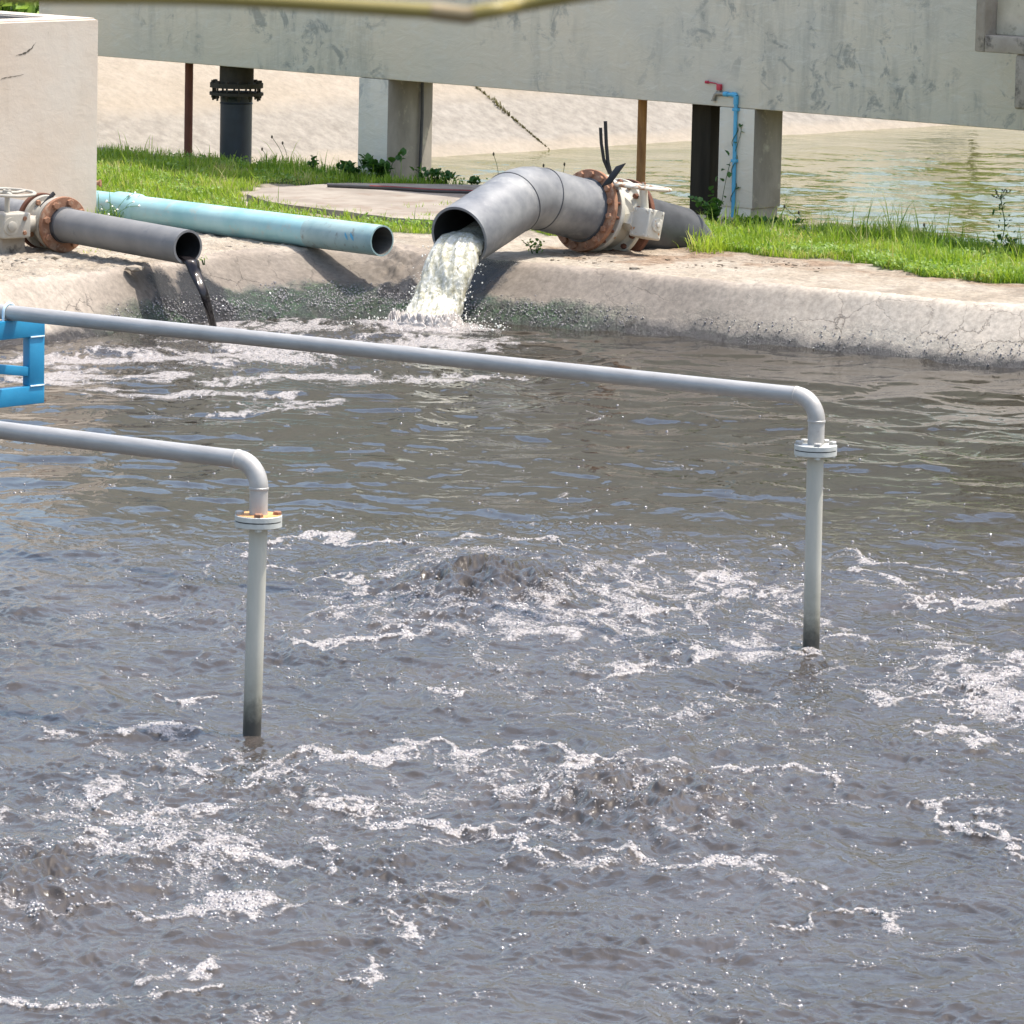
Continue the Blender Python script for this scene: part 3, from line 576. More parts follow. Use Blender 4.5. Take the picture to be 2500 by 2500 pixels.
# glossy beads added so the slimy lower basin wall sparkles
wz = GZ+.05*fbm(GX*4, GY*4, 3, 701); ck = np.where((GT > .2) & (GZ > .0) & (GZ < .2) & (np.abs(GX) < 3.7) & (GY > 33))[0]
wq = (slime[ck]*1.0+.004)*np.exp(-((wz[ck]-.08)/.06)**2)*(.15+np.clip(fbm(GX[ck]*2.2, GY[ck]*2.2, 3, 711)+.35, 0, 1)); pk = RNG.choice(ck, 3000, replace=False, p=wq/wq.sum())
rb_ = .003+.005*RNG.random(3000)**1.5; av, af = balls(np.stack([GX[pk]+RNG.normal(0, .01, 3000), GY[pk], GZ[pk]+rb_*.2], 1), rb_)
struct(np_mesh('glint_beads', av, af, ['bubble']), 'glossy beads added for glints on the slimy foot of the basin wall', 'stuff')

# ------------------------------------------------------------------ concrete channel on pillars
ZB = 1.20; A0 = at(235, 137, ZB); A1 = at(2500, 320, ZB); du = (A1-A0).normalized(); dn = V((du.y, -du.x, 0)); dn = dn if dn.y < 0 else -dn; dm = -dn
def along(x):    # point of the beam's front plane under image column x (iterated)
    lo, hi = -3., 12.
    for _ in range(50):
        t = (lo+hi)/2; p = A0+du*t
        fw = p.y*CP-(p.z-H)*SP; b = (-p.y*SP-(p.z-H)*CP)/fw; a = p.x/fw; X = 1250+F*(a-ROLL*b)
        if X < x: lo = t
        else: hi = t
    return A0+du*lo
fl = thing('concrete_channel', 'long grey plastered concrete channel carried on square pillars behind the basin', 'channel', V((along(1250).x, along(1250).y, ZG)))
pe = along(93); L0 = (pe-A0).dot(du); L1 = 26.0; TOPZ = 4.4; DEP = .66  # upper beam is unseen, its height raised to block sky from the water's reflections
mid = A0+du*((L0+L1)/2)+dm*(DEP/2)
MB().box(V((mid.x, mid.y, (ZB+TOPZ)/2)), (du, dm, UP), ((L1-L0)/2, DEP/2, (TOPZ-ZB)/2), .012).build('beam', 'beam', fl)
def pillar(x0, x1, depth, zb, lip):
    p = along(x0); q_ = along(x1); w = (q_-p).length; c = (p+q_)/2+dm*(depth/2)
    b = MB()
    if lip:
        b.box(V((c.x, c.y, ((ZB-.002)+zb+lip)/2)), (du, dm, UP), (w/2, depth/2, ((ZB-.002)-zb-lip)/2), .008)
        b.box(V((c.x, c.y, (zb+lip-.8)/2))-du*.008, (du, dm, UP), (w/2-.012, depth/2-.01, (zb+lip+.8)/2), .006)
    else: b.box(V((c.x, c.y, ((ZB-.002)+zb-.8)/2)), (du, dm, UP), (w/2, depth/2, ((ZB-.002)-zb+.8)/2), .008)
    ob = b.build('pillar', 'beam', fl); ob.data.materials.append(MAT['raw_side'])  # second slot: darker, browner concrete for the pillar's side faces
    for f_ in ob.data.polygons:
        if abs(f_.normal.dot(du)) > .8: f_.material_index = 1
    return p, q_
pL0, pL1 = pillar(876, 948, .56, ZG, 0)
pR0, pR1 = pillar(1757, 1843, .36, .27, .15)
# a dark brown column standing behind the right pillar
cc = along(1733)+dm*.50; cx = atd(1728, 400, cc.y)
o = MB().box(V((cx.x, cx.y, ((ZB-.002)-.5)/2)), (du, dm, UP), (.10, .10, ((ZB-.002)+.5)/2), .012).build('dark_post', 'wood', None, V((cx.x, cx.y, 0)))
tag(o, 'dark brown post behind the concrete pillar with the tap', 'post')
# black cable conduit on the left pillar
cpt = pL1+dm*.40+du*.02
o = MB().tube([V((cpt.x, cpt.y, (ZB-.008))), V((cpt.x+.004, cpt.y, .9)), V((cpt.x-.008, cpt.y-.01, .3))], .014, 12).build('conduit', 'hose', None, V((cpt.x, cpt.y, ZG)))
tag(o, 'thin black conduit running up the side of the left concrete pillar', 'conduit')
# slim steel posts
def post(px, w, back, mat, label):
    p = along(px)+dm*back; k = atd(px, 250, p.y)
    o = MB().tube([V((k.x, k.y, (ZB-.008))), V((k.x, k.y, .1))], w, 20).build('steel_post', mat, None, V((k.x, k.y, ZG)))
    return tag(o, label, 'post', 'steel posts under the channel')
post(461, .036, .45, 'brown', 'smooth dark brown steel post in the grass beside the black flanged pipe')
post(1569, .037, .5, 'post_rust', 'streaky orange rusted steel post behind the large cream valve')
# black flanged pipe
fp = along(578)+dm*.42; k = atd(577, 260, fp.y); bx, by = k.x, k.y; sc = by/F
t = thing('flanged_pipe', 'black vertical iron pipe with bolted flange rising from grass to the channel', 'pipe', V((bx, by, ZG)))
zf1 = atd(577, 208, by).z; zf2 = atd(577, 228, by).z; rp_ = 39*sc
MB().lathe((bx, by, 0), UP, [(.15, rp_), (zf2-.09, rp_), (zf2-.085, rp_*1.05), (zf2-.075, rp_), (zf2-.03, rp_*1.02), (zf2-.012, rp_*1.12)], 40).build('lower_pipe', 'iron_black', t)
MB().lathe((bx, by, 0), UP, [(zf1+.01, rp_*1.07), (ZB-.005, rp_*1.07)], 40).build('upper_pipe', 'iron_flange', t)
f1 = MB().lathe((bx, by, 0), UP, [(zf1-.02, rp_*.9), (zf1-.02, 65*sc), (zf1+.02, 65*sc), (zf1+.02, rp_*.9)], 48).build('flange', 'iron_flange', t)
f2 = MB().lathe((bx, by, 0), UP, [(zf2-.014, rp_*.9), (zf2-.014, 66*sc), (zf2+.010, 66*sc), (zf2+.010, rp_*.9)], 48).build('flange', 'iron_flange', t)
for i in range(12):
    an = 2*math.pi*(i+.3)/12; q = V((bx+math.cos(an)*57*sc, by+math.sin(an)*57*sc, 0))
    hexbolt(f1, q+UP*(zf1+.02), UP, .02, .022, 'iron_flange'); hexbolt(f2, q+UP*(zf2-.014), -UP, .018, .026, 'iron_flange', 'nut')
    o = MB().tube([q+UP*(zf2-.06), q+UP*zf1], .009, 8).build('stud', 'iron_flange', f2)
# ------------------------------------------------------------------ tank
tb = at(235, 542, ZG); tz = 1.93; tt = atd(234, 44, tb.y); tz = tt.z
TD = V((-.656, -.755, 0)); TU = V((-.755, .656, 0)); Lf, Ld, T = 3.2, 2.6, .26
b = MB()
def P(a, d, z_): return tb+TD*a+TU*d+UP*(z_-ZG)
out = [(0, 0), (Lf, 0), (Lf, Ld), (0, Ld)]; inn = [(T, T), (Lf-T, T), (Lf-T, Ld-T), (T, Ld-T)]
vs = [P(a, d, ZG-.3) for a, d in out]+[P(a, d, tz) for a, d in out]+[P(a, d, tz) for a, d in inn]+[P(a, d, tz-.9) for a, d in inn]
fs = []
for i in range(4):
    j = (i+1) % 4; fs += [(i, j, 4+j, 4+i), (4+i, 4+j, 8+j, 8+i), (8+i, 8+j, 12+j, 12+i)]
fs.append((12, 13, 14, 15)); b.add(vs, fs)
tank = b.build('concrete_tank', 'tank', None, tb, smooth=0)
bm = bmesh.new(); bm.from_mesh(tank.data); bmesh.ops.bevel(bm, geom=[e for e in bm.edges if all(v.co.z > -.1 for v in e.verts)], offset=.014, segments=3, affect='EDGES'); bm.to_mesh(tank.data); bm.free()
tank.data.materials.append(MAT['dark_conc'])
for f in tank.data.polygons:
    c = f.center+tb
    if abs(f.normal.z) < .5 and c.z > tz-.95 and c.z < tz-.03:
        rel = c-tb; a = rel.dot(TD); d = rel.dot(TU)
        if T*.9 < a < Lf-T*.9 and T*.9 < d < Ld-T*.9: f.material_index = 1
def on_tank(x_, y_):
    d = ray(x_, y_); o_ = V((0, 0, H)); nn_ = V((.755, -.656, 0)); return o_+d*(nn_.dot(tb-o_)/nn_.dot(d))+nn_*.002
tank['_o'] = tuple(tb)
for pts, w0 in ((((38, 137), (45, 134), (52, 133), (58, 130), (63, 129), (67, 126), (73, 121), (78, 118), (81, 112), (86, 106), (89, 102)), 2.2), (((0, 197), (4, 193), (8, 191), (18, 189), (33, 187), (50, 184), (62, 180)), .9), (((118, 78), (118, 90), (119, 103)), .5)):
    b = MB(); vs = []
    fin = [(pts[i][0]+(pts[i+1][0]-pts[i][0])*k/4, pts[i][1]+(pts[i+1][1]-pts[i][1])*k/4) for i in range(len(pts)-1) for k in range(4)]
    for i, (x_, y_) in enumerate(fin):
        w_ = w0*(.35+1.1*random.random())*math.sin(math.pi*(i+.7)/(len(fin)+.6)); vs += [on_tank(x_+random.uniform(-.5, .5), y_-w_), on_tank(x_+random.uniform(-.5, .5), y_+w_*1.2)]
    b.add(vs, [(2*i, 2*i+1, 2*i+3, 2*i+2) for i in range(len(fin)-1)]); b.build('mould_crack', 'mould' if w0 > .6 else 'old', tank)
tag(tank, 'open topped cream concrete tank with a mouldy crack, cut by the left edge', 'tank')
# small rusty stub beyond the tank corner
p = atd(243, 447, tb.y+1.0)
o = MB().lathe(p, V((1, -.2, .02)), [(-.3, .018), (0, .018), (0, .028), (.012, .028), (.012, 0)], 16).build('pipe_stub', 'rust', None, p)
tag(o, 'small rusty pipe stub poking out behind the cream tank corner', 'pipe')

# ------------------------------------------------------------------ pipes with valves
def ring_flange(parent, o, a, t0, t1, ro, ri, mat, name='flange'):
    return MB().lathe(o, a, [(t0, ri), (t0, ro-.004), (t0+.004, ro), (t1-.004, ro), (t1, ro-.004), (t1, ri)], 64, closed=True).build(name, mat, parent)
def bolt_ring(fl_, o, a, t, rb, n, r, h, mat, ph=0, name='bolt', sgn=-1):
    x, y, ax = frame(a)
    for i in range(n):
        an = 2*math.pi*(i+ph)/n
        hexbolt(fl_, V(o)+ax*t+x*math.cos(an)*rb+y*math.sin(an)*rb, ax*sgn, r, h, mat, name)
def studs(parent, o, a, t0, t1, rb, n, r, mat, ph=0):
    x, y, ax = frame(a); b = MB()
    for i in range(n):
        an = 2*math.pi*(i+ph)/n; q = V(o)+x*math.cos(an)*rb+y*math.sin(an)*rb
        o_ = MB().tube([q+ax*t0, q+ax*t1], r, 8).build('stud', mat, parent)
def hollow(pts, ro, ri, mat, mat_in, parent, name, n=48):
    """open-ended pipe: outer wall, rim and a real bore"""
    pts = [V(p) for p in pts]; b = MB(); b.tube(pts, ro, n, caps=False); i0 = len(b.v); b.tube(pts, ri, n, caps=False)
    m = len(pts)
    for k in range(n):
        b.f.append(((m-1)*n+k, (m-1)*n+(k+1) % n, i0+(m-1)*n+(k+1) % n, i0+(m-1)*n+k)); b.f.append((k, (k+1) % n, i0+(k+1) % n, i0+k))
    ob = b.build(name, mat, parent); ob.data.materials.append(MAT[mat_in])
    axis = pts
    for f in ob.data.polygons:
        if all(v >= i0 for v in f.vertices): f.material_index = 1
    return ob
def handwheel(parent, c, ax, r, tube_r, mat, spokes=3, ph=0.):
    x, y, a = frame(ax); b = MB(); n = 48
    ringp = [c+x*math.cos(2*math.pi*i/n)*r+y*math.sin(2*math.pi*i/n)*r for i in range(n)]
    vs = []; m = 10
    for i, p in enumerate(ringp):
        rd = (p-c).normalized(); kn = 1+.10*math.sin(i*math.pi)  # plain rim
        for k in range(m):
            an = 2*math.pi*k/m; vs.append(p+rd*math.cos(an)*tube_r*1.35*(1+.05*math.sin(i*2.1))+a*math.sin(an)*tube_r)
    fs = [(i*m+k, i*m+(k+1) % m, ((i+1) % n)*m+(k+1) % m, ((i+1) % n)*m+k) for i in range(n) for k in range(m)]
    b.add(vs, fs)
    for i in range(spokes):
        an = 2*math.pi*i/spokes+ph; d = x*math.cos(an)+y*math.sin(an)
        b.tube([c, c+d*r*.5-a*.006, c+d*r*.98], [.018, .015, .014], 8, flat=.7)
    b.lathe(c, a, [(-.02, .03), (.018, .03), (.018, .012), (.03, .012)], 16)
    return b.build('handwheel', mat, parent)

# --- small black drain pipe on the left
gl = at(160, 619, ZG); Fc = atd(157.5, 549, gl.y); Mo = atd(459, 604, gl.y-1.12)
dL = (Mo-Fc).normalized(); aL = -dL; sd = V((-aL.y, aL.x, 0)).normalized(); sd = sd if sd.x < 0 else -sd
t = thing('drain_pipe', 'small grey black pipe with rusty flange and wheel valve, dribbling sludge at left', 'pipe with valve', V((Fc.x, Fc.y, ZG)))
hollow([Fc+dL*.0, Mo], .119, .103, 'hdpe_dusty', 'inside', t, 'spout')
MB().lathe(Fc, dL, [(.0, .119), (.0, .128), (.03, .126), (.034, .119)], 48).build('weld_collar', 'hdpe_dark', t)
f = ring_flange(t, Fc, aL, 0, .032, .197, .119, 'rust'); bolt_ring(f, Fc, aL, 0, .160, 8, .026, .022, 'rust', .32)
d1_ = ring_flange(t, Fc, aL, .06, .098, .187, .10, 'cream_grey', 'valve_disc'); studs(d1_, Fc, aL, .03, .065, .16, 8, .011, 'rust_dark', .32)
MB().lathe(Fc, aL, [(.098, .15), (.12, .142), (.2, .142), (.215, .15)], 48).build('valve_body', 'cream_grey', t)
d2_ = ring_flange(t, Fc, aL, .215, .25, .187, .10, 'cream_grey', 'valve_disc')
bolt_ring(d2_, Fc, aL, .215, .16, 8, .02, .02, 'rust', .32)
ring_flange(t, Fc, aL, .272, .302, .197, .118, 'rust_dark')
MB().tube([Fc+aL*.3, Fc+aL*2.6], .119, 40).build('rear_pipe', 'hdpe', t)
gb = Fc+aL*.13+sd*.40; gb = atd(28, 549, gb.y)
MB().lathe(Fc+aL*.155, (gb-(Fc+aL*.155)), [(.12, .055), (.24, .062), (.27, .075), (.33, .075)], 24).build('valve_neck', 'cream_grey', t)
g = MB().box(gb, (dL, sd, UP), (.075, .115, .088), .014, 3).build('gearbox', 'cream_grey', t)
MB().lathe(gb+sd*.055-UP*.0, dL, [(.06, .062), (.085, .062), (.088, .036), (.098, .036), (.102, .03)], 32).build('gear_cap', 'cream_grey', g)
for s1 in (-.05, .05): hexbolt(g, gb-sd*.06+dL*.074+UP*s1, dL, .016, .014, 'rust')
wc = atd(18, 470, gb.y-.02)
handwheel(t, wc, UP+dL*.05, .19, .011, 'cream_grey', 3, .4)
MB().tube([V((wc.x, wc.y, gb.z+.05)), wc], .018, 14).build('stem', 'cream_grey', t)
st_ = gb-UP*.0; MB().box(V((gb.x-.01, gb.y+.06, (gb.z-.08+ZG-.06)/2)), (dL, sd, UP), (.035, .10, (gb.z-.08-ZG+.06)/2), .01).build('support', 'old', t)
MB().box(Fc+aL*.10+UP*.165+sd*.075, ((sd*.8+UP*.9).normalized(), dL, (UP*.8-sd*.9).normalized()), (.014, .008, .075), .003).build('rubber_strap', 'rubber', t)

# --- teal pipe
Te = atd(933, 588, at(935, 626, ZG).y+.0); Tb = atd(240, 502, Te.y+2.3); dT = (Te-Tb).normalized()
t = thing('teal_pipe', 'faded teal plastic pipe lying open ended on the basin rim', 'pipe', V((Te.x, Te.y, ZG)))
hollow([Tb-dT*2.2, Te-dT*.75], .11, .10, 'teal', 'inside_grey', t, 'barrel'); hollow([Te-dT*.752, Te], .1105, .099, 'teal_end', 'inside_grey', t, 'open_end')
cl = Tb+dT*((atd(350, 480, Tb.y).x-Tb.x)/dT.x)
MB().lathe(cl, dT, [(-2.0, .1105), (-.28, .1105), (-.25, .124), (-.02, .124), (.012, .1105)], 48).build('socket', 'teal', t)
for (o_, ph, s_) in ((.16, 3.5, .02), (.10, 3.55, .028)):   # two scraped marks near the open end
    x, y, a = frame(dT); b = MB(); n = 8; vs = []; c0 = Te-dT*(o_+.1)
    base = math.atan2((-sd.x*0+V((-.64,-.75,.0)).dot(y)), V((-.64, -.75, 0)).dot(x))
    for i in range(n):
        u_ = i/(n-1)-.5
        for s in (-1, 1):
            an = base-.15+u_*.5; r_ = .1118; vs.append(c0+a*(s*s_*.55*math.cos(u_*3)+u_*.04)+x*math.cos(an)*r_+y*math.sin(an)*r_)
    b.add(vs, [(2*i, 2*i+1, 2*i+3, 2*i+2) for i in range(n-1)]); b.build('scrape_mark', 'blue_pvc', t)

# --- big discharge pipe
gB = at(1402, 616, ZG); FB = atd(1425, 513, gB.y+.05); d2 = V((-.68, -.68, .27)).normalized()
K = FB+d2*.63; K = atd(1280, 476, K.y); d2 = (K-FB).normalized(); Mb = atd(1121, 579, K.y-.78); d1 = (Mb-K).normalized(); aB = -d2
t = thing('discharge_pipe', 'large grey bent pipe with rusty flange and cream wheel valve pouring white water', 'pipe with valve', V((FB.x, FB.y, ZG)))
R = .222
e0 = K-d2*.17; e1 = K+d1*.17
ep = [e0.lerp(K, s).lerp(K.lerp(e1, s), s) for s in np.linspace(0, 1, 5)]
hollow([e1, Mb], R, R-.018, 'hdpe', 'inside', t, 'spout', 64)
MB().tube([e0]+ep[1:-1]+[e1], R*.999, 64, caps=False).build('elbow', 'hdpe', t)
for q_, dd_ in ((e0, d2), (e1, d1)):
    MB().lathe(q_, dd_, [(-.006, R*.99), (-.003, R+.0045), (.003, R+.0045), (.006, R*.99)], 64).build('weld_seam', 'hdpe_dark', t)
MB().tube([FB, e0], R, 64, caps=False).build('barrel', 'hdpe', t)
f = ring_flange(t, FB, aB, 0, .04, .300, R, 'rust'); bolt_ring(f, FB, aB, 0, .263, 16, .024, .022, 'rust', .2)
MB().lathe(FB, d2, [(0, R), (0, R+.012), (.01, R+.012), (.014, R)], 64).build('pipe_collar', 'hdpe_dark', t)
a1_ = ring_flange(t, FB, aB, .095, .135, .286, .2, 'cream', 'valve_disc'); studs(a1_, FB, aB, .035, .1, .263, 16, .012, 'rust_dark', .2)
MB().lathe(FB, aB, [(.135, .25), (.15, .225), (.29, .225), (.31, .25)], 56).build('valve_body', 'cream', t)
a2_ = ring_flange(t, FB, aB, .31, .35, .288, .2, 'cream', 'valve_disc'); bolt_ring(a2_, FB, aB, .31, .262, 16, .02, .03, 'rust_dark', .2)
ring_flange(t, FB, aB, .40, .44, .300, .2, 'rust_dark')
rb0 = FB+aB*.43; rb1 = FB+aB*1.04; rb1.z -= .01; rd = (aB+V((.05, .1, -.75))).normalized()
MB().tube([rb0, rb1], .212, 56).build('rear_pipe', 'hdpe_dark', t)
MB().tube([rb1-aB*.02, rb1+rd*.75], .211, 56).build('rear_bend', 'hdpe_dark', t)
uB = V((-aB.y, aB.x, 0)).normalized(); uB = uB if uB.x > 0 else -uB; wB = aB.cross(uB); wB = wB if wB.z > 0 else -wB
gb = FB+aB*.22+uB*.40; gb = atd(1572, 546, gb.y)
g = MB().box(gb+uB*.03, (aB, uB, wB), (.078, .085, .105), .012, 3).build('gearbox', 'cream', t)
MB().lathe(gb-uB*.17, uB, [(0, .06), (.06, .075), (.1, .10), (.13, .10)], 6).build('gear_housing', 'cream', t)
MB().lathe(gb+uB*.112+aB*.01, uB, [(0, .05), (.014, .05), (.018, .045), (.018, .018), (.03, .018), (.032, .012)], 28).build('gear_cap', 'cream', g)
for s1 in (-1, 1):
    for s2 in (-1, 1):
        hexbolt(g, gb+uB*(.03+s1*.055)-aB*.076+wB*s2*.085, -aB, .010, .009, 'cream'); hexbolt(g, gb+uB*.113+aB*s1*.058+wB*s2*.085, uB, .009, .008, 'cream')
wc = atd(1570, 457, gb.y)
handwheel(t, wc, V((.09, .045, 1)), .190, .015, 'cream_rusty', 3, 1.0)
MB().tube([gb+wB*.08-uB*.01, wc-wB*.0], .03, 16).build('stem', 'cream', t)
hexbolt(t, wc+wB*.02, wB, .016, .016, 'rust', 'wheel_nut')
for pts, r_ in ((((1492, 428), (1486, 395), (1482, 350), (1480, 296)), .0135), (((1488, 424), (1476, 390), (1470, 350), (1468, 312)), .0125)):
    b = MB(); q = [atd(x-2 if i else x, y, FB.y+.16) for i, (x, y) in enumerate(pts)]
    b.tube([q[0].lerp(q[1], .0), q[0].lerp(q[1], .5), q[1], q[1].lerp(q[2], .5), q[2], q[3]], r_, 10); b.build('rubber_strap', 'rubber', t)
q0 = atd(1512, 408, FB.y-.12); q1 = atd(1484, 447, FB.y-.10); b = MB(); dq = (q1-q0); sx = V((.8, -.5, .35)).normalized()
b.box((q0+q1)/2, (dq.normalized(), sx, dq.normalized().cross(sx).normalized()), (dq.length/2+.02, .042, .006), .003); b.build('rubber_flap', 'rubber', t)

# --- white water jet
J = [Mb-d1*.55-UP*.1, Mb-d1*.2-UP*.1, Mb-UP*.085+d1*.02, atd(1092, 668, Mb.y-.17), atd(1070, 740, Mb.y-.28), at(1040, 800, .0)+V((0, 0, -.04))]
Pj = [V(p) for p in J]
def catmull(ps, n):
    out_ = []; ps = [ps[0]*2-ps[1]]+ps+[ps[-1]*2-ps[-2]]; m = len(ps)-3
    for k in range(n):
        s = k/(n-1)*m; i = min(int(s), m-1); u_ = s-i; a, b_, c, d = ps[i:i+4]
        out_.append(.5*((2*b_)+(c-a)*u_+(2*a-5*b_+4*c-d)*u_*u_+(3*b_-a-3*c+d)*u_**3))
    return out_
nv_, na_ = 220, 220; cp = catmull(Pj, nv_); lat = V((d1.y, -d1.x, 0)).normalized(); lat = lat if lat.x > 0 else -lat
prof_w = np.interp(np.linspace(0, 5, nv_), [0, 1, 2, 3, 4, 5], [.15, .16, .178, .176, .172, .195]); prof_t = np.interp(np.linspace(0, 5, nv_), [0, 1, 2, 3, 4, 5], [.08, .09, .10, .10, .10, .14])
vs = np.zeros((nv_, na_, 3))
for i in range(nv_):
    tg = (cp[min(i+1, nv_-1)]-cp[max(i-1, 0)]).normalized(); tk = tg.cross(lat).normalized()
    an = np.linspace(0, 2*np.pi, na_, endpoint=False); s_ = i/(nv_-1)*5
    ct = np.sign(np.cos(an))*np.abs(np.cos(an))**.8; stn = np.sign(np.sin(an))*np.abs(np.sin(an))**.8
    L_ = s_*.28
    amp = np.interp(s_, [0, 1.5, 2.3, 3, 5], [.010, .017, .020, .025, .036])
    sl_ = stn*.16; 
    wv_ = ct*prof_w[i]; side = np.sign(stn)*3.7
    nn = .55*((1-np.abs(perlin(wv_*11+side, L_*3.2+side, 401)))*2-1.1)+.20*fbm(wv_*38+side, L_*13+side, 3, 411, .6)+.25*perlin(wv_*8+side, L_*2.2, 421)
    w = prof_w[i]; th_ = prof_t[i]
    for k in range(na_):
        q = cp[i]+lat*float(ct[k]*(w+amp*nn[k]*.9))+tk*float(stn[k]*(th_+amp*nn[k]))
        if s_ < 2.2:      # inside the bore the water is held by the pipe wall
            rel = q-Mb; rad_ = rel-d1*rel.dot(d1)
            if rad_.length > R-.024: q = Mb+d1*rel.dot(d1)+rad_.normalized()*(R-.024)
        vs[i, k] = q[:]
ii = np.arange(nv_*na_).reshape(nv_, na_); i2 = np.roll(ii, -1, 1)
jf = np.stack([ii[:-1].ravel(), i2[:-1].ravel(), i2[1:].ravel(), ii[1:].ravel()], 1)
jt = thing('water_jet', 'foaming cream white water gushing from the large pipe into the basin', 'water jet', at(1040, 800, 0))
jo = np_mesh('water_stream', vs.reshape(-1, 3)-np.array(jt.location), jf, ['jet']); jo.parent = jt
sel = RNG.integers(int(nv_*.42), nv_-2, 420); ak = RNG.integers(0, na_, 420)
pp = vs[sel, ak]; cen = np.array([cp[i][:] for i in sel]); dp = pp-cen; pp = pp+dp*(RNG.random(420)**2*.35)[:, None]+RNG.normal(0, .012, (420, 3)); rr_ = .0022+.0045*RNG.random(420)**2
ns = 340; an = RNG.random(ns)*2*np.pi; rs = .12+.36*RNG.random(ns)**.8; sp_ = np.stack([pj.x+np.cos(an)*rs*1.25, pj.y+np.sin(an)*rs*.8, .01+.10*RNG.random(ns)**2*np.exp(-((rs-.25)/.2)**2)], 1)
dv, df = balls(np.concatenate([pp, sp_]), np.concatenate([rr_, .0025+.0055*RNG.random(ns)**2]))
do = np_mesh('spray', dv-np.array(jt.location), df, ['drop']); do.parent = jt; do['kind'] = 'stuff'
# splash collar of brown foam where the jet lands
nb = 70; vv = []; na2 = 110
for i in range(nb):
    s = i/(nb-1); r_ = .13+.13*s
    an = np.linspace(0, 2*np.pi, na2, endpoint=False); nz_ = 1-np.abs(fbm(np.cos(an)*r_*16, np.sin(an)*r_*16, 4, 431, .6))
    h_ = (.03+.085*nz_**2)*math.sin(math.pi*min(1, s*1.05+.12))**1.2-.012+.02*(nz_-.6)
    vv.append(np.stack([pj.x+np.cos(an)*r_*1.2, pj.y+np.sin(an)*r_*.85, h_+.012], 1))
vv = np.concatenate(vv); ii = np.arange(nb*na2).reshape(nb, na2); i2 = np.roll(ii, -1, 1)
so = np_mesh('splash', vv-np.array(jt.location), np.stack([ii[:-1].ravel(), i2[:-1].ravel(), i2[1:].ravel(), ii[1:].ravel()], 1), ['foam']); so.parent = jt
# --- black sludge stream
dl = Mo; S = [Mo-dL*.25-UP*.088, atd(462, 634, Mo.y-.0), atd(478, 668, Mo.y-.06), atd(500, 725, Mo.y-.16), at(526, 814, -.03)]
cp2 = catmull([V(p) for p in S], 60); b = MB(); n = 20; lt = V((-dL.y, dL.x, 0)).normalized(); vs = []
for i, p in enumerate(cp2):
    s = i/59; tg = (cp2[min(i+1, 59)]-cp2[max(i-1, 0)]).normalized(); tk = tg.cross(lt).normalized()
    w = float(np.interp(s, [0, .25, .35, .5, .75, 1], [.06, .06, .056, .044, .034, .026])); th_ = float(np.interp(s, [0, .25, .4, 1], [.014, .016, .026, .015]))
    for k in range(n):
        an = 2*math.pi*k/n; wob = 1+.1*math.sin(an*3+s*9)+.06*math.sin(an*5-s*17); vs.append(p+lt*math.cos(an)*w*wob+tk*math.sin(an)*th_*wob)
b.add(vs, [(i*n+k, i*n+(k+1) % n, (i+1)*n+(k+1) % n, (i+1)*n+k) for i in range(59) for k in range(n)]+[tuple(range(n))])
tag(b.build('sludge_stream', 'sludge', None, V(S[-1]), 80), 'thin glossy black sludge stream falling from the small left pipe', 'sludge stream')

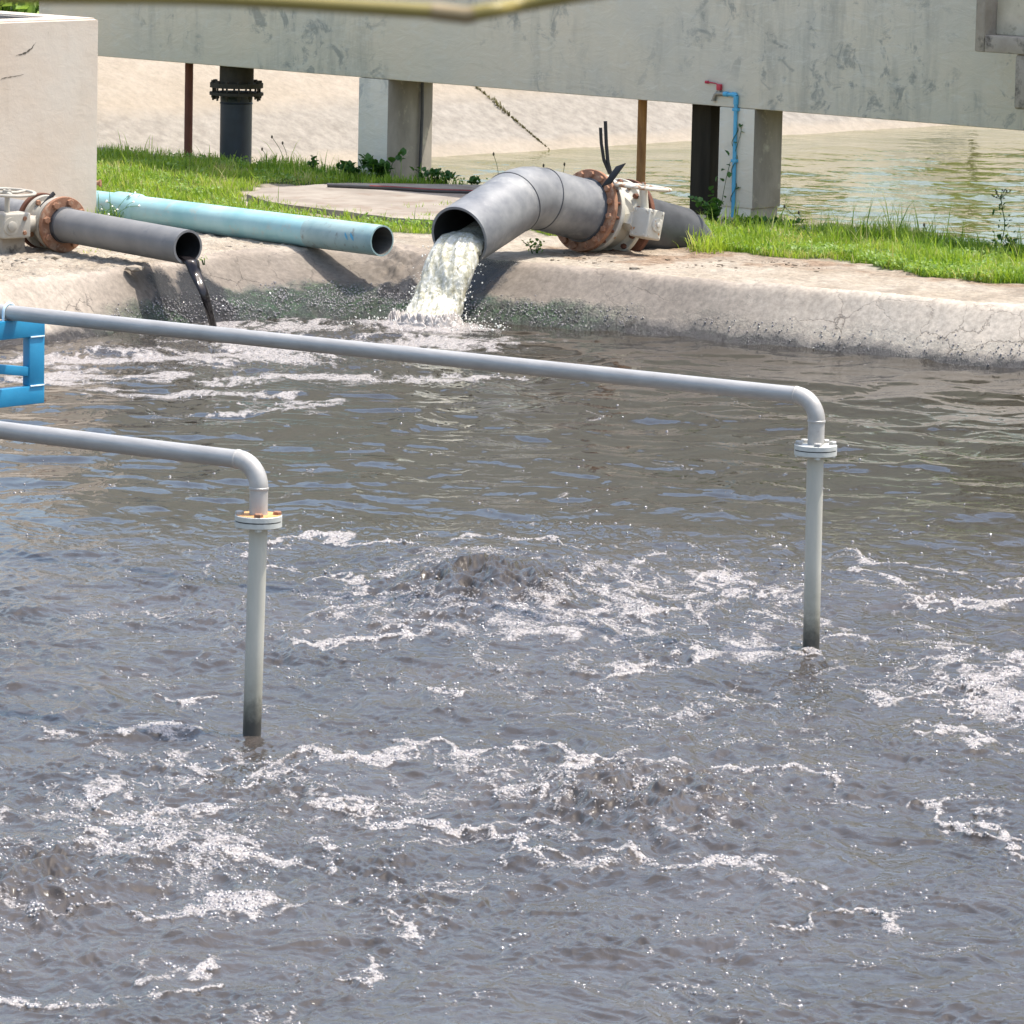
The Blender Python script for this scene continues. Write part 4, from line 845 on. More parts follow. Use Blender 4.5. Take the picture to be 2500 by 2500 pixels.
# ------------------------------------------------------------------ aeration pipes
def aeration(base, flange_px, elbow_z_px, left_px, left_far, mat_top, label, rusty):
    p0 = at(*base, 0); x0, y0 = p0.x, p0.y; r = .0373
    zf = atd(flange_px[0], flange_px[1], y0).z; fx_ = atd(flange_px[0], flange_px[1], y0).x
    top = V((fx_, y0, 0))
    el = atd(elbow_z_px[0], elbow_z_px[1], y0+.05); zp = el.z
    lp = at(left_px[0], left_px[1], zp); dirp = (lp-V((fx_, y0, zp))); dirp.z = 0; dirp.normalize()
    t = thing('aeration_pipe', label, 'pipe', V((x0, y0, 0)), 'aeration pipes over the basin')
    RE = .108
    MB().tube([V((x0-.004, y0, -.6)), V((x0, y0, 0)), V((fx_, y0, zf-.03))], r, 32).build('riser', 'riser', t)
    MB().tube([V((fx_, y0, zf+.02)), V((fx_, y0, zp-RE))], r, 32).build('stub', 'steel_pale', t)
    arc = [V((fx_, y0, zp-RE))+dirp*(RE*(1-math.cos(s)))+UP*(RE*math.sin(s)) for s in np.linspace(0, math.pi/2, 16)]
    MB().tube(arc, r*1.03, 32).build('elbow', 'steel_pale', t)
    MB().tube([arc[-1], arc[-1]+dirp*left_far], r, 32).build('header', 'header', t)
    for q, d_ in ((arc[0], UP), (arc[-1], dirp)):
        MB().lathe(q, d_, [(-.006, r), (-.003, r*1.09), (.003, r*1.09), (.006, r)], 32).build('weld_seam', 'steel_pale', t)
    c = V((fx_, y0, zf))
    fu = MB().lathe(c, UP, [(.0025, r*.9), (.0025, .0955), (.022, .0955), (.024, .093), (.024, r*.9)], 56, closed=True).build('flange', 'flange_pale', t)
    if rusty:
        MB().lathe(c, UP, [(.0243, r*1.0), (.0262, r*1.0), (.0255, .091), (.0243, .091)], 48, closed=True).build('rust_crust', 'orange', fu)
    MB().lathe(c, UP, [(-.0025, r*.9), (-.0025, .0925), (.0025, .0925), (.0025, r*.9)], 48, closed=True).build('gasket', 'rubber', t)
    fd = MB().lathe(c, UP, [(-.024, r*.9), (-.024, .093), (-.022, .0955), (-.0025, .0955), (-.0025, r*.9)], 56, closed=True).build('flange', 'flange_pale', t)
    for an in [math.atan2(-1, .06)+k*math.pi/2 for k in range(4)]+([] if rusty else [math.radians(52), math.radians(128)]):
        q = c+V((math.cos(an), math.sin(an), 0))*.076
        hexbolt(fu, q+UP*.025, UP, .0185, .014, 'rust' if rusty and not (1.5 < (an % 6.283) < 4.2) else 'steel_pale'); hexbolt(fd, q-UP*.024, -UP, .0155, .012, 'flange_pale', 'nut')
    return arc[-1], dirp, t
aeration((615, 1795), (631, 1271), (583, 1122), (0, 1050), 6.0, 'steel', 'steel aeration pipe bent down into the basin through an orange rusted flange', True)
e2, dp2, t2 = aeration((1980, 1588), (1991, 1098), (1940, 965), (0, 761), 8.0, 'steel', 'longer steel aeration pipe whose unrusted pale flange stands further right', False)
# ------------------------------------------------------------------ blue truss holding the long pipe
lo, hi = 0, 8
for _ in range(40):
    s = (lo+hi)/2; p = e2+dp2*s; fw = p.y*CP-(p.z-H)*SP; X = 1250+F*(p.x/fw-ROLL*(-p.y*SP-(p.z-H)*CP)/fw)
    if X > 22: lo = s
    else: hi = s
Pp = e2+dp2*lo; r = .0373; zt = Pp.z-r-.001
end = V((Pp.x, Pp.y, 0))+M_*.222+U*.0; sc = Pp.y/F
t = thing('steel_truss', 'bright blue painted steel truss end cut by the left edge under the long pipe', 'truss', V((end.x, end.y, 0)))
hw, hd, Lc = .046, .026, 4.0
def bar(a, b_, hz, nm, mat='blue_paint', hdd=hd):
    a = V(a); b_ = V(b_); d = (b_-a).normalized(); w = U; hh = d.cross(w).normalized()
    return MB().box((a+b_)/2, (d, w, hh), ((b_-a).length/2, hdd, hz), .004).build(nm, mat, t)
ztc = zt-hw; zbc = zt-.43+hw
bar(end+UP*ztc, end-M_*Lc+UP*ztc, hw, 'chord'); bar(end+UP*zbc, end-M_*Lc+UP*zbc, hw, 'chord')
pc = end-M_*.052
MB().box(V((pc.x, pc.y, (ztc+zbc)/2)), (M_, U, UP), (.052, hd-.0015, (ztc-zbc)/2-hw-.0005), .004).build('post', 'blue_paint', t)
bs = end-M_*.10+UP*(zt-.265); bar(bs, bs-M_*1.6+UP*.22, .024, 'brace', hdd=.02)
for zz in (ztc-hw, zbc+hw):
    MB().tube([end-M_*.1+U*(hd+.001)+UP*zz, end-M_*.005+U*(hd+.001)+UP*zz], .0045, 8).build('weld_seam', 'weld', t)
perp = V((-dp2.y, dp2.x, 0)).normalized(); rr = r+.008; ub = [Pp-dp2*.03*0+perp*rr-UP*(r+.004)]+[Pp+perp*rr*math.cos(s)+UP*rr*math.sin(s) for s in np.linspace(0, math.pi, 14)]+[Pp-perp*rr-UP*(r+.004)]
MB().tube(ub, .0075, 10).build('u_bolt', 'weld', t)

# ------------------------------------------------------------------ tap on a blue standpipe
pf = along(1795); pcx = atd(1797, 400, (pf+dn*.035).y); px0 = atd(1789, 540, pcx.y); pt = atd(1797, 232, pcx.y)
t = thing('water_tap', 'red handled brass tap on a blue plastic standpipe against the right pillar', 'tap', V((px0.x, px0.y, .35)))
MB().tube([V((px0.x, px0.y, .25)), V((px0.x*.5+pt.x*.5, pt.y, (pt.z+.3)/2)), V((pt.x, pt.y, pt.z-.04))], .0155, 16).build('standpipe', 'blue_pvc', t)
ta = -du
MB().tube([pt-UP*.075, pt-UP*.006], .021, 18).tube([pt-UP*.012, pt+ta*.012, pt+ta*.035], .021, 18).build('elbow', 'blue_pvc', t)
MB().tube([pt+ta*.03, pt+ta*.085], .0155, 16).tube([pt+ta*.08, pt+ta*.12], .02, 16).build('nipple', 'blue_pvc', t)
tb2 = pt+ta*.12
b = MB().tube([tb2, tb2+ta*.03, tb2+ta*.07], [.02, .016, .022], 14).tube([tb2+ta*.05, tb2+ta*.09-UP*.012, tb2+ta*.105-UP*.05], [.017, .014, .015], 12).lathe(tb2+ta*.105-UP*.05, -UP, [(0, .02), (.012, .02)], 14)
b.tube([tb2+ta*.05, tb2+ta*.05+UP*.03], .013, 10).build('tap_body', 'brass', t)
b = MB().box(tb2+ta*.05+UP*.05, (ta, dn, UP), (.02, .016, .024), .005).tube([tb2+ta*.055+UP*.066, tb2+ta*.09+UP*.078, tb2+ta*.16+UP*.082], [.009, .008, .010], 8, flat=.6).lathe(tb2+ta*.16+UP*.082, ta, [(0, .012), (.03, .012)], 8); b.build('tap_handle', 'red', t)
for py in (268, 393):
    q = atd(1797-(py-232)*.028, py, pcx.y); MB().box(q+dm*.008, (du, dm, UP), (.026, .022, .012), .003).build('pipe_clip', 'blue_pvc', t)

# ------------------------------------------------------------------ slab, hose, outlet box, yellow conduit
sp4 = [at(x, y, ZG+.05) for x, y in ((606, 474), (640, 459), (850, 446), (1240, 452), (1240, 548), (960, 531), (655, 493))]
b = MB(); n = len(sp4); jag = []
for i in range(n):
    a, c = sp4[i], sp4[(i+1) % n]
    for k in range(8):
        s = k/8; q = a.lerp(c, s); jag.append(q+V((random.uniform(-.012, .012), random.uniform(-.02, .02), 0)))
m = len(jag); b.add(jag+[q-UP*.12 for q in jag], [tuple(range(m))]+[(i, (i+1) % m, m+(i+1) % m, m+i) for i in range(m)])
tag(b.build('concrete_slab', 'slab', None, sp4[0], 0), 'low flat concrete slab set in grass between teal pipe and left pillar', 'slab')
hz = ZG+.068; hp = [at(800, 452, hz), at(870, 455, hz), at(960, 459, hz), at(1050, 465, hz), at(1150, 468, hz), at(1240, 474, hz)]
t = thing('hose', 'stiff black hose with a dull red stripe lying across the concrete slab', 'hose', hp[0])
MB().tube(catmull([V(p) for p in hp], 30), .017, 14).build('tube', 'hose', t)
MB().tube([p+V((0, -.0125, .010)) for p in catmull([V(p) for p in hp], 30)[8:]], .005, 6).build('stripe', 'red_dull', t)
# outlet box top right
YB = along(2500).y-.75
lb = atd(2378, 126, YB+.2); rb = lb+du*1.5; topz = 2.9; cfr = (lb+rb)/2
t = thing('outlet_box', 'stained old concrete box with stepped foot hanging in the top right corner', 'concrete box', V((lb.x, lb.y, lb.z)))
sc = YB/F; wst = .085; hgt = topz-lb.z; bot = .125; dpt = .8
MB().box(V((lb.x, lb.y, 0))+du*(wst/2)+dm*(dpt/2)+UP*((lb.z+topz)/2), (du, dm, UP), (wst/2, dpt/2, hgt/2), .012).build('side_post', 'old', t)
MB().box(V((lb.x, lb.y, 0))+du*(.75+wst/2)+dm*(dpt/2)+UP*(lb.z+bot/2), (du, dm, UP), (.75-wst/2, dpt/2-.003, bot/2), .012).build('sill', 'old', t)
MB().box(V((lb.x, lb.y, 0))+du*(.75+wst/2)+dm*(.14+(dpt-.14)/2)+UP*((lb.z+bot+topz)/2), (du, dm, UP), (.75-wst/2, (dpt-.15)/2, hgt/2-bot/2), .008).build('panel', 'old_pale', t)  # sunlight on the panel is put into its paler colour
ft_ = atd(2475, 262, YB+.2).z
fo_ = V((lb.x, lb.y, 0))+du*((atd(2470, 200, lb.y+.02).x-lb.x-.02)/du.x)
MB().box(fo_+du*.25+dm*.22+UP*((ft_+lb.z)/2), (du, dm, UP), (.25, .2, (lb.z-ft_)/2-.001), .022, 3).build('foot', 'old', t)
# yellow conduit near the camera
Yc = 3.2; yp = [atd(-1200, -60, Yc+.4), atd(-100, -14, Yc), atd(500, -4, Yc), atd(1060, 28, Yc)]; yq = [atd(1130, 37, Yc), atd(1200, 26, Yc), atd(1470, -22, Yc), atd(3000, -260, Yc-.3)]
t = thing('yellow_conduit', 'out of focus yellow conduit sagging to a tan coupling across the top edge', 'conduit', yp[-1])
MB().tube(catmull([V(p) for p in yp], 30), .0049, 16).build('conduit_tube', 'yellow', t); MB().tube(catmull([V(p) for p in yq], 30), .0049, 16).build('conduit_tube', 'yellow', t)
MB().tube([atd(1052, 27, Yc), atd(1070, 29.5, Yc), atd(1140, 38, Yc), atd(1158, 34, Yc)], .0055, 16).build('coupling', 'tan', t)

# ------------------------------------------------------------------ vegetation
def ground_z(x, y):
    return base_height(np.atleast_1d(np.asarray(x, float)), np.atleast_1d(np.asarray(y, float)))[0]
def blades(x, y, z_, h, w, lean, az, tone, nm, mat):
    n = len(x); ux, uy = np.cos(az), np.sin(az); px_, py_ = -uy, ux
    vs = np.zeros((n, 7, 3)); 
    for i, (s, ww) in enumerate(((0, 1), (.35, .9), (.7, .6))):
        off = lean*s**1.8; hh = h*s*(1-.25*s*(lean/np.maximum(h, .01))**2*.5)
        for j, sg in enumerate((-1, 1)):
            vs[:, i*2+j, 0] = x+ux*off+px_*w*ww*sg; vs[:, i*2+j, 1] = y+uy*off+py_*w*ww*sg; vs[:, i*2+j, 2] = z_+hh
    vs[:, 6, 0] = x+ux*lean; vs[:, 6, 1] = y+uy*lean; vs[:, 6, 2] = z_+h*np.clip(1-.2*(lean/np.maximum(h, .01))**2, .35, 1)
    base = (np.arange(n)*7)[:, None]
    q = np.concatenate([base+np.array([0, 1, 3]), base+np.array([0, 3, 2]), base+np.array([2, 3, 5]), base+np.array([2, 5, 4]), base+np.array([4, 5, 6])])
    return vs.reshape(-1, 3), q, np.repeat(tone, 7)
def scatter(poly, n, jit=.06):
    xs = [p[0] for p in poly]; ys = [p[1] for p in poly]; ox = []; oy = []; c = 0
    while c < n:
        x = RNG.uniform(min(xs), max(xs), n*2); y = RNG.uniform(min(ys), max(ys), n*2)
        k = inpoly(x+fbm(x*3.1, y*3.1, 4, 23)*.09, y+fbm(x*3.1+40, y*3.1, 4, 29)*.09, poly); ox.append(x[k]); oy.append(y[k]); c += k.sum()
    return np.concatenate(ox)[:n], np.concatenate(oy)[:n]
VS, FS, TS = [], [], []; off = 0
def pushb(v, f, t):
    global off
    VS.append(v); FS.append(f+off); TS.append(t); off += len(v)
for poly, n, hs in ((GR_L, 30000, .066), (GR_R, 27000, .080), (GR_M, 1500, .06), (GR_R, 1300, .19), (GR_L, 900, .14)):
    x, y = scatter(poly, n); cl_ = fbm(x*1.5, y*1.5, 3, 501); we = (x-EA.x)*en.x+(y-EA.y)*en.y
    hh = hs*(.45+.9*RNG.random(n))*(1+.5*cl_)*np.where(we > -.8, 1.25, 1.0)
    tone = np.clip(.5+.45*fbm(x*2, y*2, 3, 511)+RNG.normal(0, .2, n)+np.where(we > -.5, -.25, .08)+.45*(RNG.random(n) < .07), 0, 1); hh = hh*np.where(fbm(x*2.7, y*2.7, 3, 541) < -.28, .4, 1)
    # keep clear of slab, pipes and pillars
    ok = ~inpoly(x, y, [(p.x, p.y) for p in sp4])
    rel = (x-Te.x)*dT.y-(y-Te.y)*dT.x; s_ = (x-Te.x)*dT.x+(y-Te.y)*dT.y; ok &= ~((np.abs(rel) < .10) & (s_ < .02))
    ok &= (we < .12)
    v, f, tt_ = blades(x[ok], y[ok], np.full(ok.sum(), ZG-.005)-np.clip(we[ok], 0, 1)*.7, hh[ok], (.0028+.002*RNG.random(n))[ok], (hh*RNG.random(n)*.9)[ok], (RNG.random(n)*2*np.pi)[ok], tone[ok], '', '')
    pushb(v, f, tt_)
def tuft(px, py, n, h, spread, lean=.8, tone=.6, z0=None):
    p = at(px, py, ZG if z0 is None else z0); x = p.x+RNG.normal(0, spread, n); y = p.y+RNG.normal(0, spread*1.3, n); hh = h*(.4+.6*RNG.random(n))
    v, f, tt_ = blades(x, y, np.full(n, p.z-.01), hh, .003+.0025*RNG.random(n), hh*lean*RNG.random(n)*1.1, RNG.random(n)*2*np.pi, np.clip(tone+RNG.normal(0, .2, n), 0, 1), '', '')
    pushb(v, f, tt_)
for a in ((1690, 600, 130, .2, .06, 1.0, .75), (1720, 612, 130, .17, .07, 1.1, .7), (1660, 596, 50, .15, .05, 1.0, .7), (1760, 606, 120, .15, .08), (250, 545, 60, .16, .06, .9, .6), (290, 545, 80, .15, .07, .9, .6), (330, 545, 45, .14, .05, 1.0, .6), (445, 555, 25, .1, .03, .9, .5), (215, 618, 25, .04, .04), (255, 612, 20, .04, .04), (1010, 520, 60, .1, .05), (1090, 515, 60, .1, .06), (2080, 606, 80, .17, .1, .6, .3), (640, 500, 90, .1, .05), (700, 512, 90, .1, .06), (780, 525, 90, .1, .07), (860, 535, 90, .1, .06), (940, 542, 80, .09, .05), (1040, 542, 80, .1, .05), (2250, 622, 80, .17, .12, .6, .3)): tuft(*a)
vv = np.concatenate(VS); ff = np.concatenate(FS); tt_ = np.concatenate(TS)
struct(np_mesh('grass', vv, ff, ['grass'], {'tone': tt_}), 'bright yellow green grass along the pond edge and round the slab', 'stuff')
# low round leaves at the grass margin
def leaves(pos, size, nrm_tilt, tone, nx=1.0):
    n = len(pos); az = RNG.random(n)*2*np.pi; ti = nrm_tilt*RNG.random(n)
    e1 = np.stack([np.cos(az), np.sin(az), np.zeros(n)], 1); e2 = np.stack([-np.sin(az)*np.cos(ti), np.cos(az)*np.cos(ti), np.sin(ti)], 1)
    shp = np.array([(0, -.1), (.42, .25), (.38, .65), (0, 1.0), (-.38, .65), (-.42, .25)]); nrm = np.cross(e1, e2)
    vs = pos[:, None, :]+size[:, None, None]*(shp[None, :, :1]*nx*e1[:, None]+shp[None, :, 1:]*e2[:, None]+np.array([0, .12, .12, -.1, .12, .12])[None, :, None]*nrm[:, None])
    base = (np.arange(n)*6)[:, None]; f = np.concatenate([base+np.array([0, 1, 3]), base+np.array([1, 2, 3]), base+np.array([0, 3, 5]), base+np.array([5, 3, 4])])
    return vs.reshape(-1, 3), f, np.repeat(tone, 6)
LV, LF, LT = [], [], []; lo_ = 0
for poly, n in ((GR_L, 3600), (GR_R, 4200)):
    x, y = scatter(poly, n*4); cl_ = fbm(x*2.1, y*2.1, 3, 521)
    k = np.where(cl_ > .18)[0][:n]; x = x[k]; y = y[k]; ok = ~inpoly(x, y, [(p.x, p.y) for p in sp4]); x = x[ok]; y = y[ok]; n2 = len(x)
    v, f, t_ = leaves(np.stack([x, y, ZG+.01+.05*RNG.random(n2)], 1), .014+.016*RNG.random(n2), 1.1, np.clip(.5+RNG.normal(0, .3, n2), 0, 1)); LV.append(v); LF.append(f+lo_); LT.append(t_); lo_ += len(v)
mg = pw([(1900, 622), (2060, 632), (2200, 668), (2330, 688), (2500, 690), (2700, 712), (2700, 700), (2500, 672), (2300, 664), (2100, 625), (1900, 612)])
x, y = scatter(mg, 2200); v, f, t_ = leaves(np.stack([x, y, ZG+.008+.06*RNG.random(2200)], 1), .014+.018*RNG.random(2200), 1.2, np.clip(.6+RNG.normal(0, .25, 2200), 0, 1)); LV.append(v); LF.append(f+lo_); LT.append(t_); lo_ += len(v)
struct(np_mesh('ground_cover', np.concatenate(LV), np.concatenate(LF), ['clover'], {'tone': np.concatenate(LT)}), 'low pale leafed ground cover among the grass', 'stuff')
def leafy(px, py, label, n=60, w=.12, h=.14, size=.035, stems=6, z0=ZG, group=None, cat='weed', mat='weed', dz=0):
    p = at(px, py, z0); t = thing('leafy_weed', label, cat, p, group); b = MB(); ps = []
    for i in range(stems):
        an = random.random()*6.28; r_ = w*random.random(); tip = p+V((math.cos(an)*r_*1.3, math.sin(an)*r_, h*random.uniform(.5, 1.05))); midp = p.lerp(tip, .5)+V((0, 0, h*.12))
        b.tube([p+V((math.cos(an)*r_*.3, 0, -.02)), midp, tip], [.004, .003, .0015], 5)
        for k in range(max(1, n//stems)):
            s = random.random()**.6; q = p.lerp(midp, min(1, s*2)) if s < .5 else midp.lerp(tip, s*2-1); ps.append(q+V((random.gauss(0, .02), random.gauss(0, .02), random.gauss(0, .008))))
    b.build('stem', 'weed', t)
    n = len(ps); v, f, tt2 = leaves(np.array([q[:] for q in ps]), size*(.6+.7*RNG.random(n)), 1.5, RNG.random(n))
    o = np_mesh('leaves', v-np.array(p), f, [mat], {'tone': tt2}); o.parent = t; return t
leafy(935, 440, 'dense dark green broadleaf weed against the front of the left pillar', 150, .17, .21, .06, 10)
leafy(860, 436, 'low straggling dark weed just left of the left pillar in the grass', 70, .16, .14, .05, 7)
leafy(765, 420, 'small upright dark leafed weed at the back edge of the left grass', 28, .07, .12, .045, 4)
leafy(1075, 453, 'bushy weed with upright pointed leaves right of the left pillar', 110, .2, .13, .045, 9)
leafy(1160, 462, 'small weed between the left pillar and the bend of the large pipe', 45, .12, .11, .04, 5)
leafy(1745, 555, 'round leafed creeper heaped at the foot of the dark post', 120, .2, .22, .05, 9, ZG)
leafy(1850, 560, 'low dark weed spreading in front of the right pillar foot', 130, .28, .07, .04, 10, ZG)
leafy(1932, 575, 'single dark sprig standing just right of the right pillar', 14, .03, .13, .035, 2)
leafy(1310, 620, 'little weed growing from the bare concrete below the grey pipe bend', 40, .09, .10, .024, 5, ZG, mat='clover')
leafy(415, 560, 'bright seedling peeping over the small black pipe beside the teal pipe', 10, .04, .14, .045, 3, ZG, mat='clover')
leafy(2470, 622, 'dark leafed weed at the right edge under the tall dry stalk', 40, .12, .15, .045, 6)
leafy(500, 640, 'tiny green weed under the middle of the teal pipe', 8, .04, .03, .02, 3, ZG, mat='clover')
# tall stalk on the right
p = at(2430, 625, ZG); t = thing('tall_weed', 'tall thin weed with a dry flower head rising before the pond at right', 'weed', p)
b = MB(); tip = atd(2442, 480, p.y); mid_ = atd(2452, 560, p.y); st_ = catmull([p-UP*.03, mid_, atd(2447, 510, p.y), tip], 12); b.tube(st_, .004, 6)
hd_ = []
for i in range(16):
    an = random.random()*6.28; q = tip+V((math.cos(an)*random.uniform(.02, .09), math.sin(an)*.05, random.uniform(-.01, .06))); b.tube([tip-UP*.02, q], .0016, 4); hd_.append(q)
b.build('stem', 'weed', t)
bb_ = MB()
for q in hd_: bb_.lathe(q, UP, [(-.004, .001), (0, .007), (.008, .005)], 6)
bb_.build('flower_head', 'seed', t)
lp_ = [st_[i]+V((random.gauss(0, .03), 0, random.gauss(0, .01))) for i in range(1, 9) for _ in range(4)]; n = len(lp_)
v, f, tt2 = leaves(np.array([q[:] for q in lp_]), .03*(.6+.6*RNG.random(n)), 1.4, RNG.random(n)*.5, .6); o = np_mesh('leaves', v-np.array(p), f, ['weed'], {'tone': tt2}); o.parent = t
# seed stalks over the grass
def stalk(px, py, top, label):
    p = at(px, py, ZG); q = atd(*top, p.y+.02); t = thing('seed_stalk', label, 'weed', p, 'thin seed stalks at the pond edge')
    MB().tube(catmull([p-UP*.02, p.lerp(q, .5)+V((.012, 0, .01)), q], 8), .0022, 5).build('stem', 'weed', t)
    MB().lathe(q-UP*.012, UP, [(0, .002), (.008, .008), (.02, .008), (.03, .002)], 8).build('seed_head', 'seed', t)
for a in ((700, 408, (664, 335), 'tallest leaning seed stalk in the gap right of the black flanged pipe'), (703, 410, (690, 350), 'slightly shorter upright seed stalk right of the tallest one'), (652, 402, (640, 365), 'short seed stalk close beside the black flanged pipe'), (1218, 455, (1205, 377), 'seed stalk before the pond just left of the pipe bend'), (1330, 470, (1327, 405), 'seed stalk showing above the middle of the bent pipe'), (1362, 470, (1378, 402), 'slanting seed stalk next to the rusty flange top'), (1968, 590, (1950, 520), 'seed stalk at the corner of the right pillar foot'), (1992, 595, (1915, 505), 'long seed stalk leaning left across the right pillar foot'), (2270, 620, (2256, 550), 'lone seed stalk in the middle of the right grass')): stalk(*a)
# vine on the standpipe
t = thing('vine', 'thin vine with scattered leaves winding up the blue standpipe', 'vine', V((px0.x, px0.y, .35))); b = MB(); pts = []
for i in range(60):
    s = i/59; c = px0.lerp(pt, s*.72); an = s*19; pts.append(V((c.x+math.cos(an)*.022, c.y+math.sin(an)*.022, ZG+(pt.z-ZG)*s*.72)))
b.tube(pts, .0028, 5)
br = [atd(x, y, pcx.y-.02) for x, y in ((1752, 545), (1760, 505), (1772, 440), (1783, 395))]; b.tube(catmull(br, 16), .0025, 5)
br2 = [atd(x, y, pcx.y-.02) for x, y in ((1795, 370), (1803, 345), (1809, 320), (1808, 305))]; b.tube(catmull(br2, 12), .002, 5); b.build('stem', 'weed', t)
lpx = [(1779, 380), (1762, 417), (1770, 415), (1780, 433), (1748, 443), (1765, 443), (1798, 463), (1771, 483), (1765, 500), (1782, 405), (1797, 350), (1807, 310), (1808, 322), (1734, 465), (1740, 472), (1730, 480), (1755, 520)]
n = len(lpx); v, f, tt2 = leaves(np.array([atd(x, y, pcx.y-.03)[:] for x, y in lpx]), .03+.03*RNG.random(n), 1.5, RNG.random(n)); o = np_mesh('leaves', v-np.array(t.location), f, ['weed'], {'tone': tt2}); o.parent = t
# white flowered weed by the tank corner
p = at(290, 548, ZG); t = thing('flowering_weed', 'wispy white flowered weed before the teal pipe at the tank corner', 'weed', p); b = MB(); hd2 = []
for i in range(26):
    x_, y_ = random.uniform(238, 350), random.uniform(462, 530); q = atd(x_, y_, p.y-.05+random.uniform(-.1, .1)); r0 = p+V((random.gauss(-.02, .07), random.gauss(0, .04), -.02))
    b.tube(catmull([r0, r0.lerp(q, .55)+UP*.05, q], 6), .0018, 4)
    if random.random() < .5: hd2.append(q)
b.build('stem', 'clover', t); b2 = MB()
for q in hd2: b2.lathe(q, UP, [(-.005, .002), (0, .010), (.006, .006), (.01, .001)], 7)
b2.build('flower_head', 'white', t)
# leafy plants on the far bank top, top left
def bigleaf(px, py, Y, label, n=120, size=.12):
    p = atd(px, py, Y); t = thing('bank_plant', label, 'plant', V((p.x, p.y, 1.27)), 'plants on the crest of the far bank'); b = MB(); ps = []
    for i in range(14):
        an = random.random()*6.28; tip = V((p.x+math.cos(an)*.4, p.y+math.sin(an)*.4, p.z+random.uniform(-.3, .25))); b.tube([V((p.x+math.cos(an)*.1, p.y, 1.2)), tip], [.012, .005], 5)
        ps += [V((p.x+math.cos(an)*.1, p.y, 1.25)).lerp(tip, random.random()**.5)+V((random.gauss(0, .1), random.gauss(0, .1), random.gauss(0, .06))) for _ in range(n//14)]
    b.build('stem', 'weed', t); m = len(ps); v, f, tt2 = leaves(np.array([q[:] for q in ps]), size*(.6+.8*RNG.random(m)), 1.5, RNG.random(m), .5); o = np_mesh('leaves', v-np.array(t.location), f, ['clover'], {'tone': tt2}); o.parent = t
bigleaf(15, 22, 49.6, 'leafy green plant above the tank at the very left edge', 260, .16); bigleaf(72, 18, 49.9, 'leafy green plant between the tank top and the channel end', 260, .16)
# trees beyond the pond, seen mirrored in its water
def tree(x, y, h, r, label, nl=2600, slim=False, z0=1.2):
    t = thing('tree', label, 'tree', V((x, y, z0)), 'trees beyond the pond')
    b = MB(); b.tube([V((x, y, z0-.3)), V((x+.05, y, z0+h*.3)), V((x, y+.05, z0+h*.8))], [.16 if not slim else .05, .12 if not slim else .035, .03], 10)
    if not slim:
        for i in range(7):
            an = i*.9; b.tube([V((x, y, z0+h*(.25+.06*i))), V((x+math.cos(an)*r*.6, y+math.sin(an)*r*.6, z0+h*(.45+.06*i)))], [.05, .02], 7)
    b.build('trunk', 'bark', t)
    d = RNG.normal(0, 1, (nl, 3)); d /= np.linalg.norm(d, axis=1)[:, None]; rad_ = RNG.random(nl)**.45
    lump = .75+.35*np.sin(d[:, 0]*5+x)*np.cos(d[:, 2]*4+y); P_ = d*rad_[:, None]*lump[:, None]*np.array([r, r, h*.42])+np.array([x, y, z0+h*.6])
    v, f, tt2 = leaves(P_, (.22 if not slim else .12)*(.6+.8*RNG.random(nl)), 1.6, RNG.random(nl)); o = np_mesh('crown', v-np.array(t.location), f, ['clover' if slim else 'tree'], {'tone': tt2}); o.parent = t
tree(4.83, 55.0, 2.4, .46, 'slender green bush at the water edge, mirrored as a green streak in the pond', 2400, True, .15)
for i, (x, y, h, r) in enumerate(((-9, 66, 5, 2.4), (-3, 70, 4.2, 2.2), (3, 74, 5.5, 2.6), (9, 82, 6, 3.0), (17, 92, 6.5, 3.4))):
    tree(x, y, h, r, ['broad tree standing furthest left beyond the pond', 'low tree second from the left beyond the pond', 'middle tree of the row beyond the pond', 'tall tree second from the right beyond the pond', 'tallest tree at the right end beyond the pond'][i])
for i, (x, y) in enumerate(((2.5, 62.5), (6.5, 66), (11, 70.5))):
    tree(x, y, 2.6, 2.3, ['broad low bush nearest the concrete channel on the far bank', 'middle of three low bushes on the far bank', 'furthest right of three low bushes on the far bank'][i], 2200)
# weeds in the joint of the bank
b = []; a0 = at(1160, 215, .1); n = 300
def on_bank(x_, y_):
    d = ray(x_, y_); o = V((0, 0, H)); nrm = V((-.5*pn.x, -.5*pn.y, 1)); tt3 = (nrm.dot(V((PB.x, PB.y, .1))-o))/nrm.dot(d); return o+d*tt3
c0, c1 = on_bank(1155, 208), on_bank(1342, 367); s = RNG.random(n); q = np.array(c0)[None]*(1-s)[:, None]+np.array(c1)[None]*s[:, None]
wob = np.interp(s, [0, .2, .3, .5, .7, 1], [.006, .02, .03, .012, .006, .005]); q[:, 0] += RNG.normal(0, 1, n)*wob*.5; q[:, 1] += RNG.normal(0, 1, n)*wob
hh = wob*(.8+1.2*RNG.random(n))+.012; v, f, t_ = blades(q[:, 0], q[:, 1], q[:, 2], hh, .004+.003*RNG.random(n), hh*.9*RNG.random(n), RNG.random(n)*6.28, RNG.random(n)*.4, '', '')
MAT['dry'] = mat_leaf('dry_weed', (.09, .075, .035), (.16, .16, .06)); struct(np_mesh('joint_weeds', v, f, ['dry'], {'tone': t_}), 'dry weeds rooted in the slanting joint of the pale bank', 'stuff')
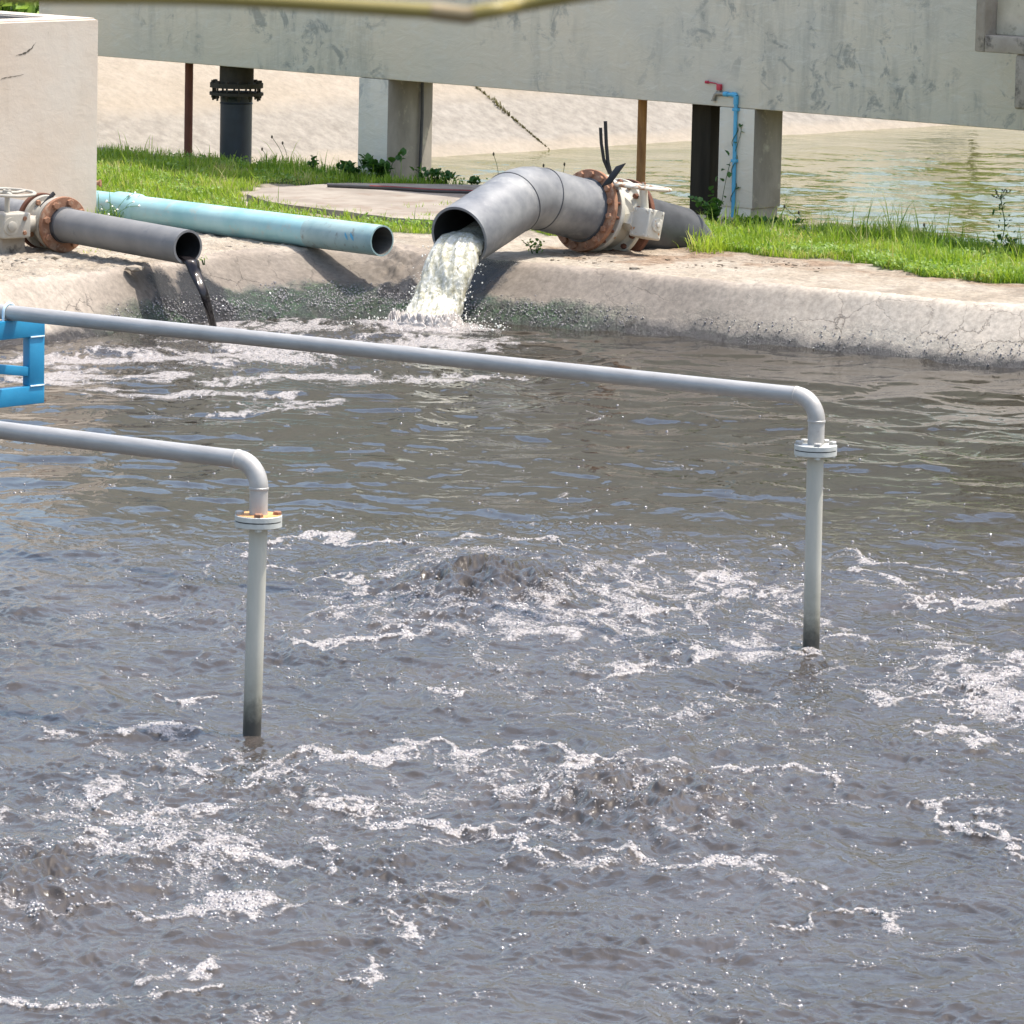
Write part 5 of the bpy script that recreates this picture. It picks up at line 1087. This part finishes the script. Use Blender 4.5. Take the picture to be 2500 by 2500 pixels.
# rubble and litter on the apron
IV1, IF1 = ico(1)
def pebbles(name, polyg, n, r0, r1, mat, label, flat=.55):
    x, y = scatter(pw(polyg), n); rad = r0+(r1-r0)*RNG.random(n)**3
    sc_ = np.stack([.7+.8*RNG.random(n), .7+.8*RNG.random(n), flat*(.5+.8*RNG.random(n))], 1); jit = 1+.28*RNG.normal(0, 1, (n, len(IV1), 1)).clip(-1.5, 1.5)
    an = RNG.random(n)*6.28; v = IV1[None]*jit*sc_[:, None, :]*rad[:, None, None]; c_, s_ = np.cos(an)[:, None], np.sin(an)[:, None]
    v = np.stack([v[..., 0]*c_-v[..., 1]*s_, v[..., 0]*s_+v[..., 1]*c_, v[..., 2]], -1)+np.stack([x, y, ground_z(x, y)-rad*.15], 1)[:, None]
    ff_ = IF1[None]+(np.arange(n)*len(IV1))[:, None, None]
    return struct(np_mesh(name, v.reshape(-1, 3), ff_.reshape(-1, 3), [mat], smooth=False), label, 'stuff')
pebbles('rubble', [(-60, 605), (120, 598), (350, 600), (520, 590), (700, 590), (880, 590), (800, 596), (600, 610), (420, 638), (200, 664), (-60, 685)], 1700, .003, .036, 'stone', 'broken concrete rubble strewn under the left pipes')
pebbles('litter', [(1300, 618), (1560, 612), (1800, 622), (2050, 650), (2000, 668), (1750, 660), (1550, 650), (1350, 640)], 420, .004, .018, 'bark', 'brown leaf litter and soil crumbs below the large valve', .3)
for i, (x_, y_, r_, lb_) in enumerate(((1553, 655, .04, 'flat grey stone alone on the rim below the large valve'), (330, 655, .055, 'biggest flat rubble piece near the rim under the black pipe'), (128, 628, .05, 'pale chunk of rubble below the rusty left flange'))):
    p = at(x_, y_, ZG+.012); b = MB(); b.add([p+V((c[0]*r_*1.4*random.uniform(.8, 1.15), c[1]*r_*random.uniform(.8, 1.15), c[2]*r_*.45)) for c in IV1], [tuple(f) for f in IF1]); tag(b.build('stone', 'stone', None, p, 0), lb_, 'stone')

# ------------------------------------------------------------------ light, sky, camera
SUN_EL, SUN_AZ = math.radians(69), math.atan2(.965, .26)
S = V((math.sin(SUN_AZ)*math.cos(SUN_EL), math.cos(SUN_AZ)*math.cos(SUN_EL), math.sin(SUN_EL)))
sl = bpy.data.lights.new('sun', 'SUN'); sl.energy = 3.0; sl.angle = math.radians(.53); sl.color = (1, .955, .88)
so_ = bpy.data.objects.new('sun', sl); C.objects.link(so_); so_.rotation_mode = 'QUATERNION'; so_.rotation_quaternion = V((0, 0, 1)).rotation_difference(S); so_.location = (0, 20, 30)
w = bpy.data.worlds.new('World'); bpy.context.scene.world = w; w.use_nodes = True; nt = w.node_tree
sky = nt.nodes.new('ShaderNodeTexSky'); sky.sky_type = 'NISHITA'; sky.sun_disc = False; sky.sun_elevation = SUN_EL; sky.sun_rotation = SUN_AZ; sky.dust_density = 3.0; sky.air_density = 1.2
bg = nt.nodes['Background']; bg.inputs['Strength'].default_value = .15; nt.links.new(sky.outputs[0], bg.inputs['Color'])
cam = bpy.data.cameras.new('camera'); co = bpy.data.objects.new('camera', cam); C.objects.link(co)
cam.sensor_width = 36; cam.sensor_fit = 'HORIZONTAL'; cam.lens = 36*F/2500; cam.clip_end = 3000; cam.clip_start = .1
Fw = V((0, CP, -SP)); Xr = V((1, 0, 0)); Dn = V((0, -SP, -CP))
ix = (Xr-Dn*ROLL).normalized(); iy = (-(Dn+Xr*ROLL)).normalized()
mw = Matrix((ix, iy, -Fw)).transposed().to_4x4(); mw.translation = V((0, 0, H)); co.matrix_world = mw
cam.dof.use_dof = True; cam.dof.focus_distance = 29; cam.dof.aperture_fstop = 28
sc_ = bpy.context.scene; sc_.camera = co
sc_.view_settings.view_transform = 'Standard'; sc_.view_settings.look = 'None'; sc_.view_settings.exposure = 1.06; sc_.view_settings.gamma = 1
sc_.cycles.use_denoising = True; sc_.cycles.max_bounces = 8; sc_.cycles.sample_clamp_indirect = 6
for o in bpy.data.objects:
    if '_o' in o: del o['_o']
